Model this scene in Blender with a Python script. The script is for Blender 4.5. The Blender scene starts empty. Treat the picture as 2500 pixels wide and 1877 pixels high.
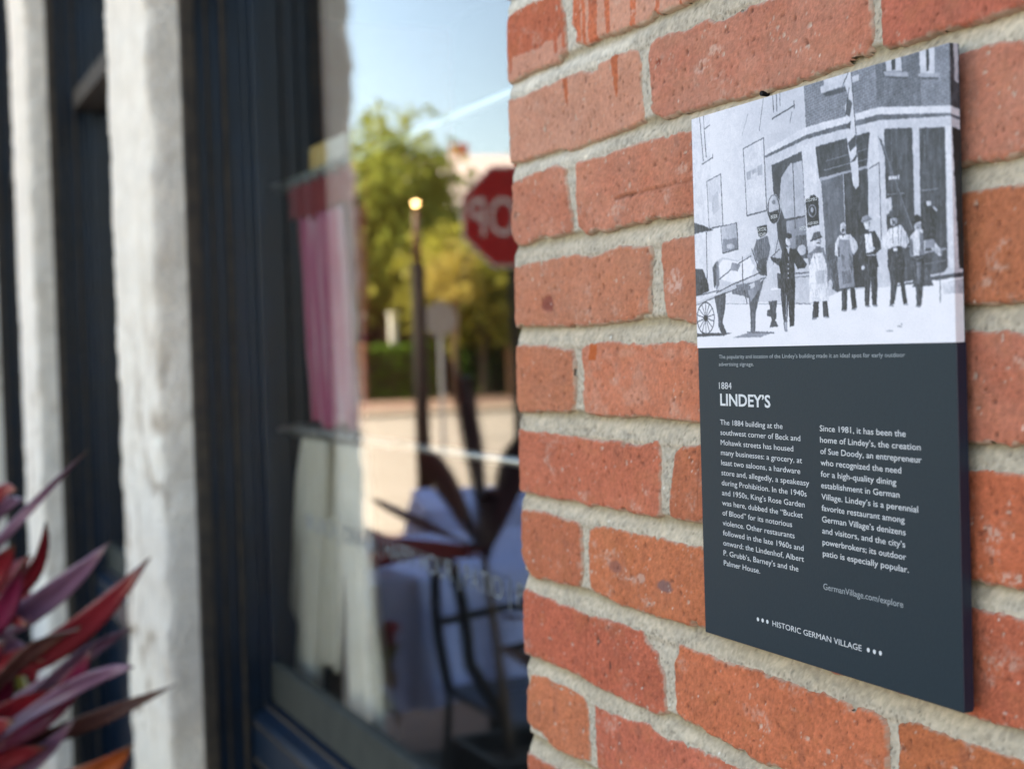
import bpy, bmesh, math, random
import numpy as np
from mathutils import Vector, Matrix
random.seed(7)
rng = np.random.default_rng(7)
R = math.radians
scene = bpy.context.scene
C = scene.collection

# ------------------------------------------------------------------ camera
cam_d = bpy.data.cameras.new('camera')
cam = bpy.data.objects.new('camera', cam_d)
C.objects.link(cam)
cam_right = Vector((0.41500815, 0.90932244, -0.03001577))
cam_up = Vector((-0.01153946, 0.03824911, 0.9992016))
cam_fwd = Vector((-0.90974451, 0.41433044, -0.02636678))
m = Matrix.Identity(4)
for i in range(3):
    m[i][0] = cam_right[i]; m[i][1] = cam_up[i]; m[i][2] = -cam_fwd[i]
m[0][3], m[1][3], m[2][3] = 0.92946553, -0.42459038, 1.40953315
cam.matrix_world = m
cam_d.sensor_width = 36.0
cam_d.sensor_fit = 'HORIZONTAL'
cam_d.lens = 3472 / 2500 * 36
cam_d.clip_start = 0.02
cam_d.clip_end = 2000
cam_d.dof.use_dof = True
cam_d.dof.focus_distance = 0.72
cam_d.dof.aperture_fstop = 8.3
scene.camera = cam

# ------------------------------------------------------------------ world, sun, exposure
SUN_EL, SUN_DIR = 47.0, Vector((-0.25, 0.968, 0))
w = bpy.data.worlds.new('World'); scene.world = w; w.use_nodes = True
nt = w.node_tree; nt.nodes.clear()
sky = nt.nodes.new('ShaderNodeTexSky'); sky.sky_type = 'NISHITA'; sky.sun_disc = False
sky.sun_elevation = R(SUN_EL); sky.sun_rotation = math.atan2(SUN_DIR.x, SUN_DIR.y)
sky.air_density = 1.0; sky.dust_density = .7; sky.ozone_density = 2.2
bg = nt.nodes.new('ShaderNodeBackground'); bg.inputs[1].default_value = 0.15
wo = nt.nodes.new('ShaderNodeOutputWorld')
nt.links.new(sky.outputs[0], bg.inputs[0]); nt.links.new(bg.outputs[0], wo.inputs[0])
sl = bpy.data.lights.new('sun', 'SUN'); sl.energy = 5.0; sl.angle = R(0.53); sl.color = (1.0, 0.95, 0.86)
so = bpy.data.objects.new('sun', sl); C.objects.link(so)
d = Vector((SUN_DIR.x * math.cos(R(SUN_EL)), SUN_DIR.y * math.cos(R(SUN_EL)), math.sin(R(SUN_EL))))
so.rotation_euler = d.to_track_quat('Z', 'Y').to_euler(); so.location = (-10, 14, 20)
scene.view_settings.view_transform = 'Standard'
scene.view_settings.look = 'None'
scene.view_settings.gamma = 1.0
scene.view_settings.use_curve_mapping = False
scene.view_settings.exposure = 2.1
scene.view_settings.use_white_balance = True
scene.view_settings.white_balance_temperature = 8300
scene.view_settings.white_balance_tint = 10
cy = scene.cycles
scene.render.engine = 'CYCLES'
cy.use_denoising = True
cy.max_bounces = 8; cy.diffuse_bounces = 4; cy.glossy_bounces = 4; cy.transparent_max_bounces = 12
cy.caustics_reflective = False; cy.caustics_refractive = False
cy.sample_clamp_indirect = 8.0

# ------------------------------------------------------------------ helpers
def link(o, parent=None):
    C.objects.link(o)
    if parent: o.parent = parent
    return o
def obj(name, me, mat=None, parent=None, smooth=False):
    if isinstance(me, bmesh.types.BMesh):
        b = me; me = bpy.data.meshes.new(name); b.normal_update(); b.to_mesh(me); b.free()
    if mat is not None and not me.materials: me.materials.append(mat)
    if smooth: me.polygons.foreach_set('use_smooth', [True] * len(me.polygons))
    return link(bpy.data.objects.new(name, me), parent)
def tag(o, label=None, cat=None, group=None, kind=None):
    if label: o['label'] = label
    if cat: o['category'] = cat
    if group: o['group'] = group
    if kind: o['kind'] = kind
    return o
def thing(name, label, cat, loc=(0, 0, 0), rotz=0, group=None):
    o = bpy.data.objects.new(name, None); o.empty_display_size = .1
    C.objects.link(o); o.location = loc; o.rotation_euler = (0, 0, rotz)
    return tag(o, label, cat, group)
def bx(bm, x0, x1, y0, y1, z0, z1, bev=0.0):
    x0, x1 = sorted((x0, x1)); y0, y1 = sorted((y0, y1)); z0, z1 = sorted((z0, z1))
    vs = [bm.verts.new((x, y, z)) for x in (x0, x1) for y in (y0, y1) for z in (z0, z1)]
    fs = [(0, 1, 3, 2), (4, 6, 7, 5), (0, 4, 5, 1), (2, 3, 7, 6), (0, 2, 6, 4), (1, 5, 7, 3)]
    faces = [bm.faces.new([vs[i] for i in f]) for f in fs]
    if bev > 0:
        bmesh.ops.bevel(bm, geom=list({e for f in faces for e in f.edges}), offset=bev, segments=1, affect='EDGES')
    return faces
def box(x0, x1, y0, y1, z0, z1, bev=0.0):
    bm = bmesh.new(); bx(bm, x0, x1, y0, y1, z0, z1, bev); return bm
def tube(bm, pts, rad, n=8, closed=False):
    pts = [Vector(p) for p in pts]; rings = []
    rads = rad if isinstance(rad, (list, tuple)) else [rad] * len(pts)
    prev = None
    for i, p in enumerate(pts):
        a = pts[max(i - 1, 0)]; b = pts[min(i + 1, len(pts) - 1)]
        t = (b - a).normalized()
        if prev is None:
            prev = t.orthogonal().normalized()
        nn = (prev - t * prev.dot(t)).normalized(); prev = nn; bb = t.cross(nn)
        rings.append([bm.verts.new(p + (nn * math.cos(q) + bb * math.sin(q)) * rads[i]) for q in [2 * math.pi * k / n for k in range(n)]])
    for r0, r1 in zip(rings, rings[1:]):
        for k in range(n): bm.faces.new((r0[k], r0[(k + 1) % n], r1[(k + 1) % n], r1[k]))
    bm.faces.new(rings[0][::-1]); bm.faces.new(rings[-1])
    return bm
def T(pts, rad, n=8):
    return tube(bmesh.new(), pts, rad, n)
def prism_xz(bm, poly, y0, y1):
    a = [bm.verts.new((x, y0, z)) for x, z in poly]; b = [bm.verts.new((x, y1, z)) for x, z in poly]
    bm.faces.new(a); bm.faces.new(b[::-1])
    for i in range(len(a)):
        j = (i + 1) % len(a); bm.faces.new((a[j], a[i], b[i], b[j]))
def smoothstep(a, b, x):
    t = np.clip((x - a) / (b - a), 0, 1); return t * t * (3 - 2 * t)
def vnoise(x, y, seed=0):
    xi = np.floor(x).astype(np.int64); yi = np.floor(y).astype(np.int64); fx = x - xi; fy = y - yi
    fx = fx * fx * (3 - 2 * fx); fy = fy * fy * (3 - 2 * fy)
    def h(a, b):
        n = (a * 374761393 + b * 668265263 + seed * 974634777) & 0x7fffffff
        n = ((n ^ (n >> 13)) * 1274126177) & 0x7fffffff
        n = ((n ^ (n >> 16)) * 2246822519) & 0x7fffffff
        return (n & 0xffff) / 65535.0
    a = h(xi, yi); b = h(xi + 1, yi); c = h(xi, yi + 1); e = h(xi + 1, yi + 1)
    return (a * (1 - fx) + b * fx) * (1 - fy) + (c * (1 - fx) + e * fx) * fy
def fbm(x, y, seed=0, o=4):
    s = 0; a = .5; t = 0
    for k in range(o):
        s = s + a * vnoise(x * 2 ** k, y * 2 ** k, seed + k * 17); t += a; a *= .5
    return s / t * 2 - 1
def pits(x, y, cell, dens, rmin, rmax, seed):
    """0..1 mask of scattered round spots: x, y and radii in mm"""
    out = np.zeros_like(x); xi = np.floor(x / cell); yi = np.floor(y / cell)
    for dx in (-1, 0, 1):
        for dy in (-1, 0, 1):
            a = xi + dx; b = yi + dy
            r1 = vnoise(a, b, seed); r2 = vnoise(a, b, seed + 1); r3 = vnoise(a, b, seed + 2); r4 = vnoise(a, b, seed + 3)
            px = (a + r1) * cell; py = (b + r2) * cell; rad = rmin + (rmax - rmin) * r3 ** 3
            el = .6 + .8 * vnoise(a, b, seed + 5)
            dd = np.sqrt(((x - px) / el) ** 2 + ((y - py) * el) ** 2)
            out = np.maximum(out, np.where(r4 < dens, 1 - smoothstep(rad * .5, rad * 1.15, dd), 0))
    return out
def grid_mesh(name, co, nx, ny, col=None, keep=None, extra=None):
    """co: (nx*ny,3), index = j*nx+i ; keep: mask of cells"""
    i, j = np.meshgrid(np.arange(nx - 1), np.arange(ny - 1)); a = (j * nx + i).ravel()
    q = np.stack([a, a + 1, a + nx + 1, a + nx], 1)
    if keep is not None: q = q[keep.ravel()]
    used = np.unique(q); mp = -np.ones(nx * ny, dtype=np.int64); mp[used] = np.arange(len(used))
    q = mp[q]; co = co[used]; col = col[used] if col is not None else None
    if extra is not None:
        ev, ef, ec = extra
        q = np.concatenate([q, np.array(ef) + len(co)]); co = np.concatenate([co, np.array(ev)])
        if col is not None: col = np.concatenate([col, np.tile(ec, (len(ev), 1))])
    me = bpy.data.meshes.new(name)
    me.vertices.add(len(co)); me.vertices.foreach_set('co', co.astype(np.float32).ravel())
    me.loops.add(len(q) * 4); me.loops.foreach_set('vertex_index', q.astype(np.int32).ravel())
    me.polygons.add(len(q)); me.polygons.foreach_set('loop_start', (np.arange(len(q)) * 4).astype(np.int32))
    me.polygons.foreach_set('use_smooth', np.ones(len(q), dtype=bool))
    me.update(calc_edges=True)
    if col is not None:
        at = me.color_attributes.new('tint', 'FLOAT_COLOR', 'POINT')
        rgba = np.ones((len(co), 4), np.float32); rgba[:, :3] = col; at.data.foreach_set('color', rgba.ravel())
    return me

# ------------------------------------------------------------------ materials
def mat(name, base=(.5, .5, .5), rough=.6, metal=0.0, spec=.5, noise=None, bump=None, attr=None, trans=0.0, coat=0.0):
    """noise = (scale, amount, second colour); bump = (scale, strength, distance)"""
    mt = bpy.data.materials.new(name); mt.use_nodes = True; n = mt.node_tree; p = n.nodes['Principled BSDF']
    p.inputs['Base Color'].default_value = (*base, 1); p.inputs['Roughness'].default_value = rough
    p.inputs['Metallic'].default_value = metal; p.inputs['Specular IOR Level'].default_value = spec
    if coat: p.inputs['Coat Weight'].default_value = coat; p.inputs['Coat Roughness'].default_value = .15
    tc = n.nodes.new('ShaderNodeTexCoord'); src = None
    if attr:
        a = n.nodes.new('ShaderNodeAttribute'); a.attribute_name = attr; src = a.outputs['Color']
    if noise:
        nz = n.nodes.new('ShaderNodeTexNoise'); nz.inputs['Scale'].default_value = noise[0]; nz.inputs['Detail'].default_value = 6
        n.links.new(tc.outputs['Object'], nz.inputs['Vector'])
        rp = n.nodes.new('ShaderNodeMapRange'); rp.inputs[1].default_value = .38; rp.inputs[2].default_value = .62
        n.links.new(nz.outputs['Fac'], rp.inputs[0])
        mu = n.nodes.new('ShaderNodeMath'); mu.operation = 'MULTIPLY'; mu.inputs[1].default_value = noise[1]
        n.links.new(rp.outputs[0], mu.inputs[0])
        mx = n.nodes.new('ShaderNodeMixRGB'); n.links.new(mu.outputs[0], mx.inputs[0])
        if src is not None: n.links.new(src, mx.inputs[1])
        else: mx.inputs[1].default_value = (*base, 1)
        mx.inputs[2].default_value = (*noise[2], 1); src = mx.outputs[0]
    if src is not None: n.links.new(src, p.inputs['Base Color'])
    if bump:
        nb = n.nodes.new('ShaderNodeTexNoise'); nb.inputs['Scale'].default_value = bump[0]; nb.inputs['Detail'].default_value = 5
        n.links.new(tc.outputs['Object'], nb.inputs['Vector'])
        bp = n.nodes.new('ShaderNodeBump'); bp.inputs['Strength'].default_value = bump[1]; bp.inputs['Distance'].default_value = bump[2]
        n.links.new(nb.outputs['Fac'], bp.inputs['Height']); n.links.new(bp.outputs[0], p.inputs['Normal'])
    if trans:
        tr = n.nodes.new('ShaderNodeBsdfTranslucent'); ms = n.nodes.new('ShaderNodeMixShader'); ms.inputs[0].default_value = trans
        if src is not None: n.links.new(src, tr.inputs[0])
        else: tr.inputs[0].default_value = (*base, 1)
        out = n.nodes['Material Output']
        n.links.new(p.outputs[0], ms.inputs[1]); n.links.new(tr.outputs[0], ms.inputs[2]); n.links.new(ms.outputs[0], out.inputs[0])
    return mt
M = {}
M['brick'] = mat('brick_clay', attr='tint', rough=.9, spec=.2, bump=(800, .8, .0008))
M['mortar'] = mat('mortar', attr='tint', rough=.95, spec=.25, bump=(1100, .9, .0009))
M['brick_plain'] = mat('brick_clay_plain', (.45, .14, .078), .9, noise=(30, .5, (.36, .10, .055)), bump=(300, .4, .001))
M['mortar_plain'] = mat('mortar_plain', (.50, .44, .34), .9, noise=(200, .3, (.38, .33, .26)))
M['stone'] = mat('limestone', (.70, .66, .60), .85, spec=.3, noise=(9, .35, (.55, .48, .40)), bump=(60, .5, .004))
M['paint'] = mat('navy_paint', (.002, .012, .028), .33, spec=.34, noise=(14, .5, (.005, .008, .012)), bump=(40, .15, .002))
M['paint_sill'] = mat('navy_sill_paint', (.004, .016, .036), .42, spec=.35, noise=(30, .4, (.01, .014, .022)), bump=(60, .2, .002))
M['worn'] = mat('worn_wood_edge', (.060, .047, .036), .8, spec=.3, noise=(40, .6, (.015, .016, .018)), bump=(120, .3, .001))
M['rail'] = mat('faded_grey_green_paint', (.040, .044, .037), .7, spec=.3, noise=(25, .5, (.02, .022, .02)))
M['dark'] = mat('dark_interior', (.035, .03, .028), .9)
M['room'] = mat('room_paint', (.10, .085, .07), .9)
M['white_vinyl'] = mat('white_vinyl', (.13, .145, .16), .7)
M['sign_face'] = mat('slate_enamel', (.011, .026, .037), .42, spec=.16, noise=(500, .3, (.008, .020, .030)), bump=(700, .25, .0002))
M['ink'] = mat('light_ink', (.58, .60, .63), .5)
M['ink_dim'] = mat('dim_light_ink', (.30, .34, .37), .5)
M['print'] = mat('photo_print', attr='tint', rough=.42, spec=.3)
M['steel'] = mat('dull_steel', (.30, .30, .31), .45, metal=.9)
M['rod_brass'] = mat('pale_brushed_metal', (.62, .62, .60), .35, metal=.8)
M['black'] = mat('black_iron', (.006, .006, .007), .6, spec=.12)
M['cloth'] = mat('blue_white_tablecloth', (.40, .52, .88), .8, noise=(5, .4, (.62, .66, .85)), trans=.15)
M['cream'] = mat('cream_linen', (.93, .87, .74), .85, noise=(30, .3, (.78, .70, .55)), trans=.05)
M['pink'] = mat('pale_pink_voile', attr='tint', rough=.85, trans=.25)
M['red_cloth'] = mat('dark_red_cloth', (.28, .02, .028), .85, noise=(60, .4, (.24, .02, .03)), trans=.15)
M['wood_stem'] = mat('plant_stem', (.12, .08, .05), .9, noise=(60, .5, (.06, .04, .03)))
M['soil'] = mat('soil', (.03, .022, .015), .95)
M['leaf'] = mat('cordyline_leaf', attr='tint', rough=.30, spec=.6, trans=.25, bump=(70, .35, .003))
def glass_mat():
    mt = bpy.data.materials.new('window_glass'); mt.use_nodes = True; n = mt.node_tree; n.nodes.clear()
    g = n.nodes.new('ShaderNodeNewGeometry'); dp = n.nodes.new('ShaderNodeVectorMath'); dp.operation = 'DOT_PRODUCT'
    n.links.new(g.outputs['Normal'], dp.inputs[0]); n.links.new(g.outputs['Incoming'], dp.inputs[1])
    def mth(op, a, b=None):
        k = n.nodes.new('ShaderNodeMath'); k.operation = op
        for idx, v in enumerate((a, b)):
            if v is None: continue
            if isinstance(v, (int, float)): k.inputs[idx].default_value = v
            else: n.links.new(v, k.inputs[idx])
        return k.outputs[0]
    c = mth('ABSOLUTE', dp.outputs['Value']); f = mth('POWER', mth('SUBTRACT', 1.0, c), 4.0)
    fr = mth('ADD', mth('MULTIPLY', f, .92), .085)
    tr = n.nodes.new('ShaderNodeBsdfTransparent'); tr.inputs[0].default_value = (.96, .965, .955, 1)
    gl = n.nodes.new('ShaderNodeBsdfGlossy'); gl.inputs['Roughness'].default_value = 0.0; gl.inputs[0].default_value = (1, 1, 1, 1)
    mx = n.nodes.new('ShaderNodeMixShader'); o = n.nodes.new('ShaderNodeOutputMaterial')
    n.links.new(fr, mx.inputs[0]); n.links.new(tr.outputs[0], mx.inputs[1]); n.links.new(gl.outputs[0], mx.inputs[2]); n.links.new(mx.outputs[0], o.inputs[0])
    return mt
M['glass'] = glass_mat()
HAND={
 'c1h':[(91,16438),(275,16444),(453,16444),(563,16439),(731,16432),(894,16432),(897,16361),(902,16321),(941,16255),(951,16188),(963,16038),(965,16012),(880,15997),(819,15964),(639,15979),(453,15987),(324,15984),(192,15975),(74,15968),(18,16027),(10,16148),(25,16243),(32,16332),(45,16399)],
 'c2a':[(65,15851),(281,15832),(474,15842),(706,15841),(856,15847),(1015,15843),(1155,15845),(1290,15811),(1397,15815),(1398,15846),(1503,15844),(1605,15854),(1730,15847),(1827,15848),(1898,15837),(1914,15799),(1929,15744),(1920,15687),(1915,15601),(1929,15541),(1942,15451),(1933,15406),(1826,15402),(1704,15400),(1578,15395),(1449,15384),(1344,15381),(1250,15388),(1111,15370),(984,15369),(899,15387),(782,15403),(600,15402),(443,15396),(250,15398),(50,15406),(23,15515),(17,15656),(33,15759),(29,15823)],
 'c2b':[(2188,15852),(2319,15846),(2446,15825),(2519,15831),(2601,15835),(2692,15839),(2740,15805),(2827,15796),(2969,15811),(3061,15821),(3151,15811),(3221,15805),(3264,15809),(3924,15874),(4049,15877),(4040,15629),(4040,15539),(4039,15495),(4030,15452),(4014,15410),(3993,15396),(3928,15382),(3854,15378),(3757,15378),(3680,15374),(3601,15365),(3472,15369),(3389,15360),(3288,15368),(3184,15362),(3095,15372),(2995,15364),(2855,15383),(2719,15379),(2559,15384),(2434,15383),(2339,15398),(2251,15382),(2163,15396),(2118,15417),(2074,15430),(2053,15462),(2057,15547),(2050,15634),(2042,15693),(2040,15751),(2059,15793),(2073,15830),(2119,15844)],
 'c3h':[(107,15259),(323,15275),(436,15285),(561,15286),(684,15287),(745,15299),(804,15288),(919,15251),(901,15205),(925,15124),(947,15025),(978,14945),(975,14894),(964,14837),(863,14839),(774,14833),(653,14830),(562,14848),(468,14839),(372,14833),(241,14816),(158,14805),(85,14849),(47,14908),(29,15008),(58,15062),(79,15115),(76,15186),(63,15236)],
 'c4a':[(47,14666),(131,14661),(280,14675),(473,14679),(703,14674),(853,14683),(1067,14678),(1205,14659),(1312,14648),(1432,14673),(1562,14688),(1688,14691),(1820,14669),(1997,14661),(1995,14626),(1986,14569),(1976,14482),(1959,14396),(1962,14337),(1953,14279),(1882,14276),(1809,14249),(1686,14241),(1510,14234),(1379,14225),(1178,14224),(1038,14221),(674,14231),(363,14242),(201,14243),(67,14240),(36,14290),(29,14417),(45,14522),(43,14613)],
 'c5h':[(57,14098),(191,14107),(353,14095),(512,14103),(603,14085),(783,14073),(928,14061),(941,14029),(959,13983),(949,13821),(936,13723),(918,13671),(785,13651),(636,13656),(481,13652),(322,13644),(74,13633),(36,13703),(32,13880),(42,14021)],
 'c6a':[(48,13509),(198,13501),(312,13502),(471,13499),(656,13500),(863,13489),(993,13498),(1062,13485),(1200,13482),(1334,13476),(1466,13495),(1593,13482),(1716,13467),(1838,13480),(1934,13505),(2022,13521),(2028,13428),(2005,13216),(2006,13128),(2009,13076),(1909,13060),(1742,13062),(1569,13064),(1441,13065),(1336,13068),(1175,13066),(1091,13049),(1008,13064),(835,13066),(596,13055),(409,13057),(249,13064),(117,13061),(17,13071),(24,13171),(31,13384)],
 'c7h':[(91,12931),(224,12937),(370,12947),(495,12941),(648,12932),(797,12927),(942,12922),(970,12911),(972,12840),(982,12770),(989,12647),(962,12558),(937,12503),(828,12497),(679,12486),(557,12480),(433,12486),(305,12472),(216,12467),(144,12511),(82,12566),(53,12634),(55,12776),(71,12884)],
 'c8a':[(67,12351),(134,12368),(232,12354),(393,12350),(548,12346),(624,12327),(789,12349),(876,12336),(990,12334),(1059,12319),(1157,12335),(1293,12344),(1398,12342),(1527,12351),(1627,12343),(1689,12336),(1782,12345),(1791,12299),(1849,12261),(1930,12240),(1939,12176),(1994,12128),(2008,12072),(1999,11899),(1922,11876),(1851,11863),(1756,11875),(1621,11870),(1456,11872),(1326,11876),(1124,11878),(915,11901),(770,11906),(620,11907),(466,11901),(308,11906),(178,11902),(61,11895),(46,11921),(50,11971),(31,12061),(52,12242)],
 'c8b':[(2196,12335),(2305,12338),(2411,12329),(2516,12343),(2576,12332),(2656,12314),(2735,12329),(2822,12335),(2935,12341),(3027,12343),(3099,12326),(3205,12332),(3274,12341),(3359,12333),(3441,12325),(3506,12324),(3563,12341),(3633,12332),(3719,12335),(3831,12327),(3941,12332),(3997,12317),(4024,12286),(4034,12256),(4030,12163),(4031,12089),(4025,11908),(3211,11877),(3124,11875),(2987,11856),(2895,11859),(2820,11873),(2724,11881),(2645,11890),(2555,11890),(2463,11896),(2390,11913),(2283,11911),(2175,11921),(2143,11949),(2136,12040),(2141,12128),(2134,12214),(2194,12295)],
 'c9h':[(136,11767),(234,11773),(364,11785),(520,11782),(703,11785),(820,11783),(935,11774),(976,11750),(1000,11670),(1006,11541),(1009,11476),(1012,11424),(1008,11358),(879,11338),(732,11321),(582,11318),(458,11315),(366,11348),(272,11381),(141,11372),(52,11401),(44,11528),(50,11622),(115,11714)],
 'c1a':[(1095,16430),(2960,16430),(2965,16000),(2517,16000),(2464,15990),(2368,15980),(2260,15987),(2205,15989),(2070,15996),(2046,15979),(1977,15977),(1823,15990),(1750,15991),(1676,15989),(1513,16009),(1460,16004),(1355,16002),(1301,15995),(1220,16002),(1112,16040),(1130,16099),(1070,16162),(1083,16254),(1087,16316)],
 'c3a':[(1063,15268),(1147,15270),(1310,15268),(1442,15262),(1571,15275),(1697,15276),(1938,15283),(2167,15279),(2332,15277),(2500,15266),(2955,15280),(2965,15250),(2965,14870),(2955,14840),(2514,14818),(2415,14817),(2308,14816),(2142,14818),(2053,14835),(1983,14833),(1912,14819),(1793,14819),(1670,14818),(1569,14815),(1479,14802),(1388,14806),(1310,14832),(1187,14808),(1120,14842),(1086,14864),(1071,14961),(1071,15076),(1073,15203)],
 'c4b':[(2124,14680),(2246,14681),(2355,14687),(2512,14685),(3985,14690),(3995,14660),(3995,14270),(3985,14240),(2514,14191),(2277,14229),(2178,14237),(2158,14272),(2140,14359),(2128,14445),(2131,14502),(2117,14560),(2120,14617)],
 'c5a':[(1085,14069),(1128,14091),(1238,14099),(1372,14110),(1528,14113),(1628,14090),(1752,14092),(1847,14081),(1989,14091),(2160,14094),(2303,14095),(2409,14085),(2471,14068),(2508,14070),(2955,14100),(2965,14070),(2965,13700),(2955,13670),(2487,13642),(2355,13646),(2247,13656),(2080,13654),(1919,13666),(1751,13661),(1577,13649),(1411,13653),(1278,13643),(1101,13657),(1091,13727),(1083,13823),(1103,13919),(1075,14015)],
 'c6b':[(2293,13491),(2400,13500),(2481,13515),(3985,13520),(3995,13490),(3995,13120),(3985,13090),(2459,13083),(2304,13073),(2217,13078),(2140,13088),(2139,13169),(2147,13227),(2173,13293),(2194,13380),(2214,13444),(2249,13475)],
 'c7a':[(1123,12895),(1193,12918),(1301,12933),(1433,12934),(1561,12935),(1710,12932),(1867,12937),(2042,12939),(2210,12935),(2318,12930),(2452,12934),(2955,12950),(2965,12920),(2965,12520),(2955,12490),(2522,12474),(2481,12487),(2419,12493),(2290,12466),(2159,12479),(1959,12464),(1781,12466),(1659,12471),(1508,12466),(1341,12484),(1195,12501),(1114,12521),(1099,12629),(1099,12725),(1113,12855)],
 'c9a':[(1116,11754),(1184,11750),(1291,11741),(1423,11752),(1577,11756),(1701,11772),(1823,11788),(1869,11763),(1962,11743),(2054,11747),(2167,11769),(2232,11761),(2298,11766),(2383,11776),(2446,11769),(2446,11763),(2549,11772),(2649,11770),(2748,11768),(2786,11766),(2955,11800),(2965,11760),(2965,11360),(2955,11340),(1120,11340),(1118,11333),(1107,11370),(1101,11498),(1102,11628)],
}

# ------------------------------------------------------------------ street and pavement
ground_m = mat('road_concrete', (.36, .315, .265), .9, noise=(.5, .7, (.29, .25, .205)), bump=(30, .3, .01))
bm = bmesh.new(); vs = [bm.verts.new(v) for v in ((-500, -500, -.12), (500, -500, -.12), (500, 500, -.12), (-500, 500, -.12))]; bm.faces.new(vs)
tag(obj('road', bm, ground_m), kind='structure')
walk_m = mat('brick_pavement', (.24, .15, .11), .9, noise=(9, .6, (.17, .10, .08)), bump=(60, .4, .006))
tag(obj('sidewalk', box(-9.4, 8.0, -3.1, .15, -.13, 0), walk_m), kind='structure')
kerb_m = mat('pale_kerb_stone', (.50, .40, .30), .85, noise=(4, .4, (.42, .32, .22)))
tag(obj('kerb', box(-9.4, 8.0, -3.25, -3.1, -.13, .004), kerb_m), kind='structure')
tag(obj('far_sidewalk', box(-75, -30.5, -70, -2.0, -.13, 0), walk_m), kind='structure')
tag(obj('far_kerb', box(-30.5, -29.6, -70, -2.0, -.13, .004), kerb_m), kind='structure')

# ------------------------------------------------------------------ brick wall with every brick its own object
PX, PZ, Z0, HX = .2032, .05848, 1.65, .0992
wall = thing('brick_wall', 'red brick wall with thick uneven pale mortar joints that carries the plaque', 'wall')
CLAY = np.array([.455, .118, .058])
CREAM_M = np.array([.50, .455, .36])
def sdf(px, pz, poly):
    P = np.array(poly, float); Q = np.roll(P, -1, 0); d2 = np.full(px.shape, 1e9); ins = np.zeros(px.shape, bool)
    for (ax, az), (bx_, bz) in zip(P, Q):
        ex, ez = bx_ - ax, bz - az; L2 = ex * ex + ez * ez + 1e-12
        t = np.clip(((px - ax) * ex + (pz - az) * ez) / L2, 0, 1)
        d2 = np.minimum(d2, (px - ax - t * ex) ** 2 + (pz - az - t * ez) ** 2)
        if az != bz:
            c = ((az > pz) != (bz > pz)) & (px < (bx_ - ax) * (pz - az) / (bz - az + 1e-12) + ax); ins ^= c
    return np.where(ins, 1, -1) * np.sqrt(d2)
def clean_poly(x0, x1, z0, z1, seed):
    r = random.Random(seed); pts = []; cr = lambda: r.uniform(2, 6)
    n = max(3, int((x1 - x0) / 14))
    for k in range(n + 1):
        t = k / n; dz = r.uniform(-.9, .9) - (cr() * .55 if k in (0, n) else 0); pts.append((x0 + (x1 - x0) * t, z1 + dz))
    for k in range(1, 3): pts.append((x1 + r.uniform(-1.2, 1.0), z1 - (z1 - z0) * k / 3))
    for k in range(n + 1):
        t = 1 - k / n; dz = r.uniform(-.9, .9) + (cr() * .55 if k in (0, n) else 0); pts.append((x0 + (x1 - x0) * t, z0 + dz))
    for k in range(1, 3): pts.append((x0 + r.uniform(-1.0, 1.2), z0 + (z1 - z0) * k / 3))
    return pts
def film_haze_mask(key, x, z, amount):
    """weathered pale residue and painted-in haze over the clay, with bare streaks where it has run off"""
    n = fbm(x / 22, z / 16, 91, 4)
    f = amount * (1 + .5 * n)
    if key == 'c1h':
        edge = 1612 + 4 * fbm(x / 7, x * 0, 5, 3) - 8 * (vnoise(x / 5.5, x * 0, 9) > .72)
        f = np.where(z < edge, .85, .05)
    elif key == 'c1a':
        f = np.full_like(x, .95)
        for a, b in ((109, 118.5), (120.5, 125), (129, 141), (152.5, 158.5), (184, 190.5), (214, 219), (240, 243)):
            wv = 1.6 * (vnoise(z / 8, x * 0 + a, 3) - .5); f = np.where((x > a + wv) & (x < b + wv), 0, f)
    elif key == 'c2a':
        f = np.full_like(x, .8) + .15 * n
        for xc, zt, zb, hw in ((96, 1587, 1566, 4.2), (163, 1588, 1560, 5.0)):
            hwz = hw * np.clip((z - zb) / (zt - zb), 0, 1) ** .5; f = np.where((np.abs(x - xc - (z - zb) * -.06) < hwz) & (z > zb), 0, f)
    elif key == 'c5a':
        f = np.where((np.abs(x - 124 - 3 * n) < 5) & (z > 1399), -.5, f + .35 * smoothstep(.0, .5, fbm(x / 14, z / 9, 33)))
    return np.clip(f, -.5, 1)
SPOTS = {'c4a': [(58, 1438, 10, 6, (.20, .045, .035))], 'c7a': [(206, 1266, 9, 4, (.16, .10, .10)), (178, 1267, 5, 3, (.5, .33, .26)), (146, 1270, 9, 4, (.26, .10, .075))],
         'c8a': [(118, 1218, 1.6, 4.5, (.05, .035, .03)), (134, 1205, 1.6, 3.2, (.05, .035, .03))], 'c2b': [(262, 1560, 9, 4, (.60, .38, .30)), (275, 1566, 8, 3, (.6, .4, .32)), (215, 1571, 2.5, 2, (.2, .03, .02))],
         'c4b': [(226, 1444, 9, 8, (.62, .40, .33))], 'c5_4': [(471, 1388, 3.6, 5, (.58, .5, .42))], 'c2a': [(63, 1556, 1.6, 3.2, (.22, .17, .12))],
         'c7_4': [(475, 1272, 6, 9, (.60, .37, .30)), (490, 1275, 8, 7, (.58, .36, .29)), (478, 1262, 5, 4, (.10, .06, .05))], 'c9_3': [(424, 1180, 5, 9, (.6, .38, .34))],
         'c1_2': [(345, 1600, 7, 5, (.6, .40, .33))], 'c5h': [(14, 1390, 1.5, 5, (.10, .04, .03))], 'c3h': [(11, 1503, 2, 2.6, (.12, .09, .08))], 'c6_4': [(487, 1330, 4, 3, (.08, .03, .03))]}
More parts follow.
